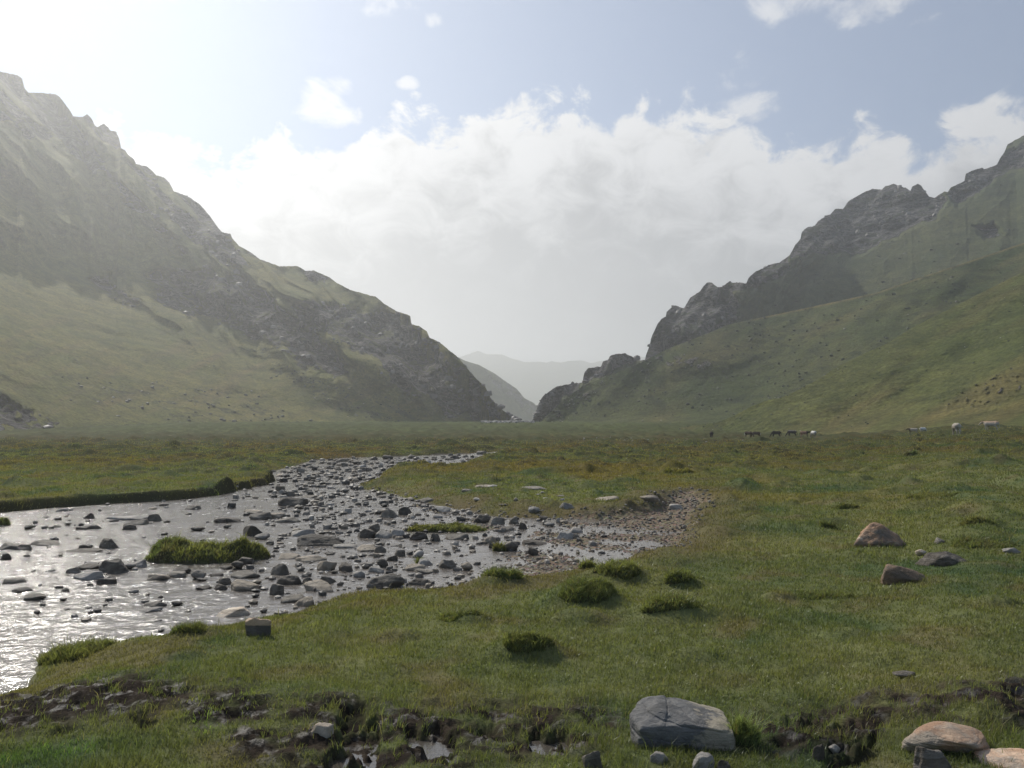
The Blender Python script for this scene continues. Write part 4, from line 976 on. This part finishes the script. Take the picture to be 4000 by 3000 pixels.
# loose stones and low dark shrubs strewn over the slopes, sampled on the slopes themselves
def slope_points(name, cnt, wfn, s0, s1):
    X_, Y_, Z_, rock_, scrub_, PX_, PY_ = HG[name]
    wt = wfn(rock_, scrub_, PX_, PY_).ravel() * (Y_.ravel() / 200.0) ** 2
    k = rng.choice(len(wt), cnt, p=wt / wt.sum())
    return X_.ravel()[k], Y_.ravel()[k], Z_.ravel()[k] - .1, s0 + (s1 - s0) * rng.random(cnt) ** 3
for nm, specs in {'mountain_left': [(600, lambda r, s, px, py: (r < .3) * (py > 1250) * (.03 + s), .3, 1.9, 'd'), (60, lambda r, s, px, py: (py > 1400) * (s + .02) * 1., .3, 1.4, 'l'),
                                    (900, lambda r, s, px, py: (r > .2) * (py > 700) * 1., 1.0, 5.0, 'm')],
                  'mountain_right': [(500, lambda r, s, px, py: (r < .4) * 1., .8, 3.0, 'd'), (500, lambda r, s, px, py: (r > .4) * 1., 1.0, 4.5, 'm')],
                  'hill_right': [(1500, lambda r, s, px, py: (py > 1050) * (.08 + s), .3, 1.7, 'd'), (260, lambda r, s, px, py: (.01 + r) * 1., .2, 1.0, 'l')],
                  'hill_right_near': [(420, lambda r, s, px, py: (py > 1100) * (.3 + s), .12, .7, 'd'), (200, lambda r, s, px, py: (.02 + r) * 1., .10, .5, 'l')]}.items():
    xs = [slope_points(nm, c_, f_, a_, b_) for c_, f_, a_, b_, k_ in specs]
    tint = np.concatenate([np.array({'d': [.035, .040, .020], 'l': [.26, .245, .21], 'm': [.12, .11, .105]}[sp[4]])[None] * rng.uniform(.6, 1.4, (sp[0], 1)) for sp in specs])
    o_ = [np.concatenate([q[i_] for q in xs]) for i_ in range(4)]
    scatter('slope_stones', o_[0], o_[1], o_[2], o_[3], m_peb, tint, '')
print('gravel', time.time() - T0)

# ------------------------------------------------------------------ grass
m_gr, n = material('grass_blades')
colr = n.attr('blade', False)
dif = n.new('ShaderNodeBsdfDiffuse'); n.l.new(colr, dif.inputs[0])
trn = n.new('ShaderNodeBsdfTranslucent'); n.l.new(n.mix(1.0, colr, (1.1, 1.15, .55), 'MULTIPLY'), trn.inputs[0])
mx = n.new('ShaderNodeMixShader'); mx.inputs[0].default_value = .52; n.l.new(dif.outputs[0], mx.inputs[1]); n.l.new(trn.outputs[0], mx.inputs[2])
gl = n.new('ShaderNodeBsdfGlossy'); gl.inputs['Roughness'].default_value = .35; gl.inputs[0].default_value = (.8, .85, .8, 1)
mx2 = n.new('ShaderNodeMixShader'); mx2.inputs[0].default_value = .018; n.l.new(mx.outputs[0], mx2.inputs[1]); n.l.new(gl.outputs[0], mx2.inputs[2])
o = n.new('ShaderNodeOutputMaterial'); n.l.new(mx2.outputs[0], o.inputs[0])
def blades(name, X, Y, Z, h, w_, cols, parent=None, lean=.5):
    n_ = len(X); a = rng.uniform(0, 6.283, n_); c, s_ = np.cos(a), np.sin(a)
    la = rng.uniform(0, 6.283, n_); ll = h * rng.uniform(.1, lean, n_) * 1.3
    lx, ly = np.cos(la) * ll + .18 * h, np.sin(la) * ll
    B = np.stack([X, Y, Z - .2 * h], 1)
    hw = (w_ / 2)[:, None] * np.stack([c, s_, 0 * c], 1)
    M = B + np.stack([lx * .35, ly * .35, h * .75], 1); T = B + np.stack([lx, ly, h * 1.2], 1)
    V = np.stack([B - hw, B + hw, M + hw * .75, M - hw * .75, T], 1).reshape(-1, 3)
    i = (np.arange(n_) * 5)[:, None]
    q = i + np.array([[0, 1, 2, 3]]); t = i + np.array([[3, 2, 4]])
    return link_mesh(name, V, [q, t], m_gr, smooth=False, attrs={'blade': np.repeat(cols, 5, 0)}, parent=parent)
N_ = 1300000
D = np.exp(rng.uniform(math.log(3.3), math.log(125), N_)); A = rng.uniform(-.92, .92, N_)
X, Y = A * D, D
Z, g = ground(X, Y, True)
keep = (g['riv'] < -.02) & (g['grav'] < .25) & (rng.random(N_) > .55 * ss(-1.6, -.1, g['gr'])) & (rng.random(N_) > np.clip(g['mud'] * (1.25 - 1.1 * ss(-.1, .5, fbm(X / .16, Y / .16, 0, 2, 847))), 0, .97)) & ((g['pud'] < .5) | (rng.random(N_) < .18))
clump = ss(-.55, .35, fbm(X / .25, Y / .25, 0, 2, 841)); keep &= rng.random(N_) < (.25 + .75 * clump) * (1 - .9 * ss(40, 125, D))
X, Y, Z, D = X[keep], Y[keep], Z[keep], D[keep]; g = {k: v[keep] for k, v in g.items()}
cb = turf_colour(X, Y, g)
straw = rng.random(len(X)) < (.03 + .10 * g['mud'])
cb = cb * rng.uniform(.65, 1.40, (len(X), 1)); cb[straw] = np.array([.22, .19, .11]) * rng.uniform(.7, 1.3, (straw.sum(), 1))
lush = ss(.15, .5, fbm(X / .6, Y / .6, 0, 3, 845)) * (ss(2650, 2900, g['py']) * (.5 + 1.0 * (g['px'] < 1150)))
cb = cb * (1 + .5 * lush[:, None] * np.array([.6, 1.1, .2]))
tall = 1 + .9 * g['mud'] * rng.random(len(X)) + .8 * ss(.1, .5, fbm(X / .5, Y / .5, 0, 3, 843)) * ss(2500, 2750, g['py']) * (1 + ss(2700, 2900, g['py'])) + 1.5 * (rng.random(len(X)) < .02 + .04 * ss(2650, 2800, g['py']))
h = (.024 + .0009 * D) * rng.uniform(.6, 1.35, len(X)) * tall * (.70 + .75 * ss(-.4, .5, fbm(X / 1.1, Y / 1.3, 0, 3, 849)))
w_ = np.maximum(.0035, .00095 * D) * rng.uniform(.7, 1.2, len(X))
go = blades('grass', X, Y, Z, h, w_, cb, lean=.8); tag(go, kind='stuff')
print('grass', time.time() - T0, len(X))

# ------------------------------------------------------------------ turf mounds and tussocks as things
m_mound, n = material('turf_mound'); P = n.obj()
cc = n.mix(n.rng(n.noise(P, 5, 5, .6), .35, .65), (.060, .052, .030), (.080, .085, .036))
n.surf(cc, .95, n.bump(n.noise(P, 25, 6, .7), .8, .03), .1)
def mound(name, x0, x1, y0, y1, label, cat='grass tussock', water=False, blade_h=.05, dens=1.0, dark=1.0, dep=.8, group=None, tallm=1.0):
    """an uneven lump of turf: a patch that grows out of the ground around it, steeper on the side towards the stream"""
    px, base = (x0 + x1) / 2, y1
    if water: a, t = ray(px, base); D = float((ZW - H) / t); x, y, z = float(a) * D, D, ZW
    else: x, y, z = hit(px, base)
    w_ = (x1 - x0) / F * y * 1.1; tl = (base - HZ) / F; hh = (y1 - y0) / F * y
    d_ = min(w_ * dep, hh / tl * .95); h_ = max(hh - d_ * tl * .8, hh * .3) * (.80 if water else .64) * tallm
    s_ = int(x0 + y0); r_ = random.Random(s_)
    nx, ny = 90, 60
    gx_, gy_ = np.meshgrid(np.linspace(-.62, .62, nx), np.linspace(-.65, .65, ny)); gx_, gy_ = gx_.ravel(), gy_.ravel()
    hm_ = np.zeros_like(gx_)
    lumps = [(0, 0, .40, .40, .75)] + [(r_.uniform(-.34, .34), r_.uniform(-.22, .22), r_.uniform(.10, .26), r_.uniform(.12, .28), r_.uniform(.5, 1.0)) for _ in range(6)]
    wx_ = gx_ + .07 * fbm(gx_ * 5 + s_, gy_ * 5, 0, 3, 881); wy_ = gy_ + .07 * fbm(gx_ * 5 + s_, gy_ * 5, 9, 3, 883)
    for lx, ly, rx, ry, lh in lumps:
        q = ((wx_ - lx) / rx) ** 2 + (np.where(wy_ < ly, (wy_ - ly) * 1.25, (wy_ - ly) * .85) / ry) ** 2
        hm_ = np.maximum(hm_, lh * np.clip(1 - q, 0, 1) ** .7)
    zz = hm_ * h_ * (1 + .30 * fbm(gx_ * 9 + s_, gy_ * 9, 0, 3, 885)) + .012 * pn(gx_ * 40, gy_ * 40, 0, 887) * (hm_ > 0)
    X_ = gx_ * w_; Y_ = gy_ * d_
    oy = y + d_ * .5; x = x * oy / y
    bz = np.full(len(X_), z) if water else ground(X_ + x, Y_ + oy)
    Z_ = np.where(hm_ > .02, zz, -.06) + bz - z - (.02 if water else .01)
    root = bpy.data.objects.new(name, None); col.objects.link(root); root.location = (x, oy, z); tag(root, label, cat, group)
    V = np.stack([X_, Y_, Z_], 1); f = grid_faces(ny, nx); keep_ = (hm_ > 0)[f].any(1); f = f[keep_]
    us = np.unique(f); rm_ = np.full(len(V), -1); rm_[us] = np.arange(len(us)); V = V[us]; f = rm_[f]; hv = hm_[us]
    link_mesh('turf_mound', V, f, m_mound, parent=root)
    F3 = np.concatenate([f[:, :3], f[:, [0, 2, 3]]]); F3 = F3[(hv[F3] > .02).all(1)]
    a_ = np.linalg.norm(np.cross(V[F3[:, 1]] - V[F3[:, 0]], V[F3[:, 2]] - V[F3[:, 0]]), axis=1)
    nb_ = int(min(12000, 3200 * dens * (w_ * d_) ** .5 * 14 / max(y * .8, 5) * 1.4))
    k = rng.choice(len(F3), nb_, p=a_ / a_.sum()); u = rng.random((nb_, 2)); u = np.where(u.sum(1, keepdims=True) > 1, 1 - u, u)
    Q = V[F3[k, 0]] + u[:, :1] * (V[F3[k, 1]] - V[F3[k, 0]]) + u[:, 1:] * (V[F3[k, 2]] - V[F3[k, 0]])
    cl = fbm(Q[:, 0] / .12, Q[:, 1] / .12, Q[:, 2] / .12, 2, 871); sel = rng.random(nb_) < .25 + .75 * ss(-.4, .2, cl); Q = Q[sel]; cl = cl[sel]; nb_ = len(Q)
    gq = {kk: np.full(nb_, vv) for kk, vv in dict(px=px, py=base, riv=-9., steep=0.).items()}
    cb = turf_colour(Q[:, 0] + x, Q[:, 1] + oy, gq) * rng.uniform(.55, 1.5, (nb_, 1)) * dark * 1.2
    st_ = rng.random(nb_) < .08; cb[st_] = np.array([.20, .165, .09]) * rng.uniform(.7, 1.3, (st_.sum(), 1))
    hb = .68 * blade_h * rng.uniform(.3, 1.0, nb_) * (1 + 1.1 * ss(.0, .5, cl)) * (1 + 1.4 * (rng.random(nb_) < .14)); wb = np.maximum(.0035, .0009 * y) * rng.uniform(.8, 1.3, nb_)
    blades('grass_blades', Q[:, 0], Q[:, 1], Q[:, 2], hb, wb, cb, parent=root, lean=1.2)
    return root
mound('grass_island', 540, 1022, 2062, 2214, 'long grassy island in the left part of the stream', 'grass island', True, .075, 3.4, dep=.62)
mound('grass_islet', 1590, 1925, 2030, 2084, 'low grassy islet between stream and back bank', 'grass island', True, .045, 2.0, dep=.5)
mound('grass_tussock', 1874, 2050, 2208, 2276, 'dark shaggy tussock at the near edge of the gravel', blade_h=.07, dens=1.6)
mound('grass_tussock', 2262, 2332, 2186, 2224, 'small rounded tussock at the right end of the pool', blade_h=.07)
mound('grass_tussock', 2320, 2506, 2204, 2272, 'broad dark tussock behind the lawn right of the pool', blade_h=.07, dens=1.6)
mound('grass_tussock', 2594, 2716, 2236, 2294, 'brownish tussock on its own in the right lawn', blade_h=.07)
mound('grass_tussock', 2170, 2388, 2284, 2372, 'large overhanging tussock with a black hollow face', blade_h=.06, dens=1.8)
mound('grass_tussock', 2500, 2740, 2330, 2412, 'wide low tussock right of the overhanging one', blade_h=.06, dens=1.6)
mound('grass_tussock', 1956, 2150, 2474, 2578, 'dark round tussock in the middle of the near lawn', blade_h=.06, dens=1.8)
mound('grass_tussock', 680, 808, 2436, 2484, 'small dark tussock on the near bank left of the dark cube', blade_h=.05)
mound('grass_tussock', 152, 420, 2500, 2592, 'grassy bank hump jutting into the water at the lower left', blade_h=.06, dens=1.8)
mound('grass_tussock', 3754, 3884, 2006, 2052, 'dark green tussock in the right meadow', blade_h=.08)
mound('grass_tussock', 3528, 3580, 1756, 1782, 'far dark tussock below the two calves', blade_h=.10)
mound('grass_tussock', 3206, 3268, 2036, 2064, 'small dark tussock left of the triangular boulder', blade_h=.07)
mound('grass_tussock', 2600, 2700, 1826, 1850, 'dark tussock pair in the middle meadow', blade_h=.09)
mound('grass_tussock', 3270, 3350, 1962, 1990, 'dark hump of turf behind the triangular boulder', blade_h=.08)
mound('grass_tussock', 1622, 1655, 2176, 2202, 'small grass tuft under the pale rounded rock', water=True, blade_h=.06)
mound('grass_tussock', 1925, 1985, 2112, 2154, 'grass clump left of the round grey rock in the pool', water=True, blade_h=.07)
mound('grass_tussock', -20, 38, 2014, 2054, 'mossy green clump at the far left of the river', water=True, blade_h=.07)
mound('grass_tussock', 3100, 3330, 2308, 2350, 'faint low tussock in the open right lawn nearest the pool', blade_h=.05)
mound('grass_tussock', 3720, 3990, 2110, 2150, 'wide low tussock right of the triangular boulder', blade_h=.06, dens=1.4)
mound('grass_tussock', 3560, 3720, 1925, 1952, 'mid distance hump of turf at the right', blade_h=.08)
mound('grass_tussock', 1700, 1900, 2392, 2430, 'trodden brown patch of turf in the near lawn', blade_h=.05)
mound('leafy_weed', 2850, 2950, 2790, 2920, 'bright green leafy weed at the right end of the split boulder', 'plant', blade_h=.09, dens=2.0, dark=1.6, dep=.7, tallm=1.25)
print('mounds', time.time() - T0)

# ------------------------------------------------------------------ horses and cattle
def coat(name, c, c2=None, axis=0, at=0.0, w_=.12, noise=0.0):
    m, n = material(name); P = n.obj(); k = c
    if c2:
        s_ = n.new('ShaderNodeSeparateXYZ'); n.l.new(P, s_.inputs[0])
        v = n.m('ADD', s_.outputs[axis], n.m('MULTIPLY', n.m('SUBTRACT', n.noise(P, 4, 3, .5), .5), .3 + noise))
        k = n.mix(n.rng(v, at - w_, at + w_), c, c2)
    n.surf(n.mix(1.0, k, n.mix(n.noise(P, 8, 4, .6), (.75, .75, .75), (1.2, 1.2, 1.2)), 'MULTIPLY'), .75, None, .2); return m
def limb_mesh(name, chains, mat, parent, vox=.035):
    """one continuous body: tapered limbs and trunk merged by a voxel remesh"""
    bm = bmesh.new()
    for ch in chains:
        for (p0, r0), (p1, r1) in zip(ch[:-1], ch[1:]):
            p0, p1 = Vector(p0), Vector(p1); L = (p1 - p0).length; n_ = max(2, int(L / (min(r0, r1) * .5 + .01)))
            for k in range(n_ + 1):
                q = k / n_; bmesh.ops.create_icosphere(bm, subdivisions=2, radius=r0 + (r1 - r0) * q, matrix=Matrix.Translation(p0.lerp(p1, q)))
    me = bpy.data.meshes.new(name); bm.to_mesh(me); bm.free(); me.materials.append(mat)
    o = bpy.data.objects.new(name, me); col.objects.link(o); o.parent = parent
    r = o.modifiers.new('merge', 'REMESH'); r.mode = 'VOXEL'; r.voxel_size = vox; r.use_smooth_shade = True
    s_ = o.modifiers.new('soft', 'SMOOTH'); s_.iterations = 3; s_.factor = .5
    return o
def animal(name, px, base, yaw, label, cat, group, mat, mat2, scale=1.0, cow=False, head='down', fixD=None, horns=False):
    a, t = ray(px, base)
    if fixD: x, y = float(a) * fixD, fixD; z = float(ground(np.array([x]), np.array([y]))[0])
    else: x, y, z = hit(px, base)
    root = bpy.data.objects.new(name, None); col.objects.link(root); root.location = (x, y, z - .01); root.rotation_euler = (0, 0, yaw - math.atan2(x, y)); root.scale = (scale,) * 3
    tag(root, label, cat, group)
    # the animal faces +x; withers 1.35 m (cow 1.3 m)
    b = 1.0 if not cow else 1.12
    trunk = [((-.62, 0, 1.02), .24 * b), ((-.35, 0, .98), .29 * b), ((0, 0, .95), .30 * b), ((.35, 0, .97), .29 * b), ((.58, 0, 1.00), .22 * b)]
    rump = [((-.55, 0, 1.12), .20), ((-.70, 0, 1.0), .18)]; back = [((-.5, 0, 1.2), .12), ((0, 0, 1.14), .14), ((.48, 0, 1.22), .12)]
    if cow: rump = [((-.50, 0, 1.16), .17), ((-.74, 0, 1.1), .16)]; back = [((-.6, 0, 1.22), .10), ((0, 0, 1.16), .12), ((.48, 0, 1.2), .12)]
    legs = []
    for sy in (-1, 1):
        f = .06 * sy
        legs.append([((.46 + f, .15 * sy, .92), .15), ((.47 + f, .15 * sy, .66), .085), ((.50 + f, .15 * sy, .42), .058), ((.48 + f, .15 * sy, .14), .040), ((.51 + f, .15 * sy, .03), .055)])
        legs.append([((-.55 - f, .16 * sy, .98), .20), ((-.48 - f, .16 * sy, .70), .11), ((-.66 - f, .15 * sy, .47), .062), ((-.63 - f, .15 * sy, .14), .042), ((-.59 - f, .15 * sy, .03), .055)])
    if head == 'down':
        neck = [((.50, 0, 1.08), .19), ((.78, 0, .82), .14), ((.98, 0, .52), .10)]; hd = [((.98, 0, .52), .105), ((1.10, .0, .30), .085), ((1.16, 0, .10), .06)]; ears = (.93, .58)
    elif head == 'up':
        neck = [((.50, 0, 1.12), .19), ((.74, 0, 1.36), .14), ((.90, 0, 1.56), .11)]; hd = [((.90, 0, 1.58), .11), ((1.08, 0, 1.48), .09), ((1.26, 0, 1.34), .065)]; ears = (.86, 1.70)
    else:
        neck = [((.50, 0, 1.12), .18), ((.80, 0, 1.14), .14), ((.98, 0, 1.12), .11)]; hd = [((1.0, 0, 1.12), .12), ((1.16, 0, 1.0), .095), ((1.30, 0, .86), .075)]; ears = (.98, 1.24)
    ear = [[((ears[0], sy * .07, ears[1]), .04), ((ears[0] - .02, sy * (.17 if cow else .08), ears[1] + (.02 if cow else .12)), .018)] for sy in (-1, 1)]
    limb_mesh('body', [trunk, rump, back, neck, hd] + legs + ear, mat, root, vox=.03)
    tail = [((-.80, 0, 1.12), .045), ((-.90, 0, .9), .045 if not cow else .025), ((-.88, 0, .5), .055 if not cow else .045)]
    limb_mesh('tail', [tail], mat2, root, vox=.02)
    if not cow:
        mz = [((p[0] - .08, 0, p[2] + .10), .05) for p, r in neck]
        limb_mesh('mane', [mz], mat2, root, vox=.02)
    elif horns:
        for sy in (-1, 1): limb_mesh('horn', [[((ears[0], sy * .07, ears[1] + .05), .03), ((ears[0] + .05, sy * .2, ears[1] + .10), .02), ((ears[0] + .12, sy * .22, ears[1] + .22), .01)]], mat2, root, vox=.012)
    return root
PI = math.pi
blk = coat('black_coat', (.012, .010, .009)); bay = coat('bay_coat', (.045, .022, .012)); bayd = coat('dark_bay_coat', (.020, .013, .009))
gryb = coat('grey_back_coat', (.022, .018, .015), (.20, .18, .16), 2, 1.18, .10); roan = coat('tan_roan_coat', (.26, .15, .10), (.025, .016, .012), 0, .30, .10)
wht = coat('white_coat', (.55, .53, .50), (.12, .10, .09), 2, .65, -.25); dun = coat('dun_coat', (.055, .032, .018))
G = 'horses grazing in a loose row'
DH = 150
animal('horse', 2779, 1714, PI / 2 + .15, 'lone dark bay horse seen from behind at the left of the herd', 'horse', G, bayd, blk, fixD=DH)
animal('horse', 2925, 1713, -.5, 'bay horse grazing head to head with a shorter brown one', 'horse', G, bay, wht, fixD=DH - 1, scale=1.0)
animal('horse', 2954, 1713, PI + .15, 'brown horse with pale mane grazing to the left', 'horse', G, dun, wht, fixD=DH + 1, scale=.95)
animal('horse', 3032, 1712, PI + .05, 'black horse grazing to the left in the middle of the row', 'horse', G, blk, blk, fixD=DH, scale=1.05)
animal('horse', 3094, 1711, PI - .05, 'dark horse with a grey back grazing to the left', 'horse', G, gryb, blk, fixD=DH, scale=1.05)
animal('horse', 3143, 1709, .25, 'tan horse with a dark neck raised over the white one', 'horse', G, roan, blk, fixD=DH + 2, head='level', scale=1.0)
animal('horse', 3178, 1709, PI / 2 + .5, 'white horse at the right end of the row', 'horse', G, wht, blk, fixD=DH + 1, head='down', scale=1.0)
cw = coat('white_cow_coat', (.42, .39, .33), (.26, .23, .19), 1, .0, .3); ct = coat('tan_cow_coat', (.36, .33, .29), (.34, .23, .15), 2, 1.1, .2); ccalf = coat('pale_calf_coat', (.34, .30, .25), (.05, .035, .025), 0, .45, .1)
G2 = 'cattle grazing at the foot of the slope'
animal('calf', 3567, 1702, PI - .1, 'small pale brown calf with a dark head', 'calf', G2, ccalf, ccalf, scale=.62, cow=True, head='level', fixD=98)
animal('calf', 3607, 1702, PI / 2 - .6, 'small white calf grazing left of the big white cow', 'calf', G2, wht, wht, scale=.62, cow=True, fixD=98)
animal('cow', 3737, 1711, PI / 2 + .25, 'big white cow seen from behind on the slope foot', 'cow', G2, cw, cw, scale=1.04, cow=True, fixD=80)
animal('cow', 3872, 1686, PI - .35, 'tan backed horned cow facing left furthest up the slope', 'cow', G2, ct, ct, scale=1.0, cow=True, head='level', fixD=94, horns=True)
print('done', time.time() - T0)
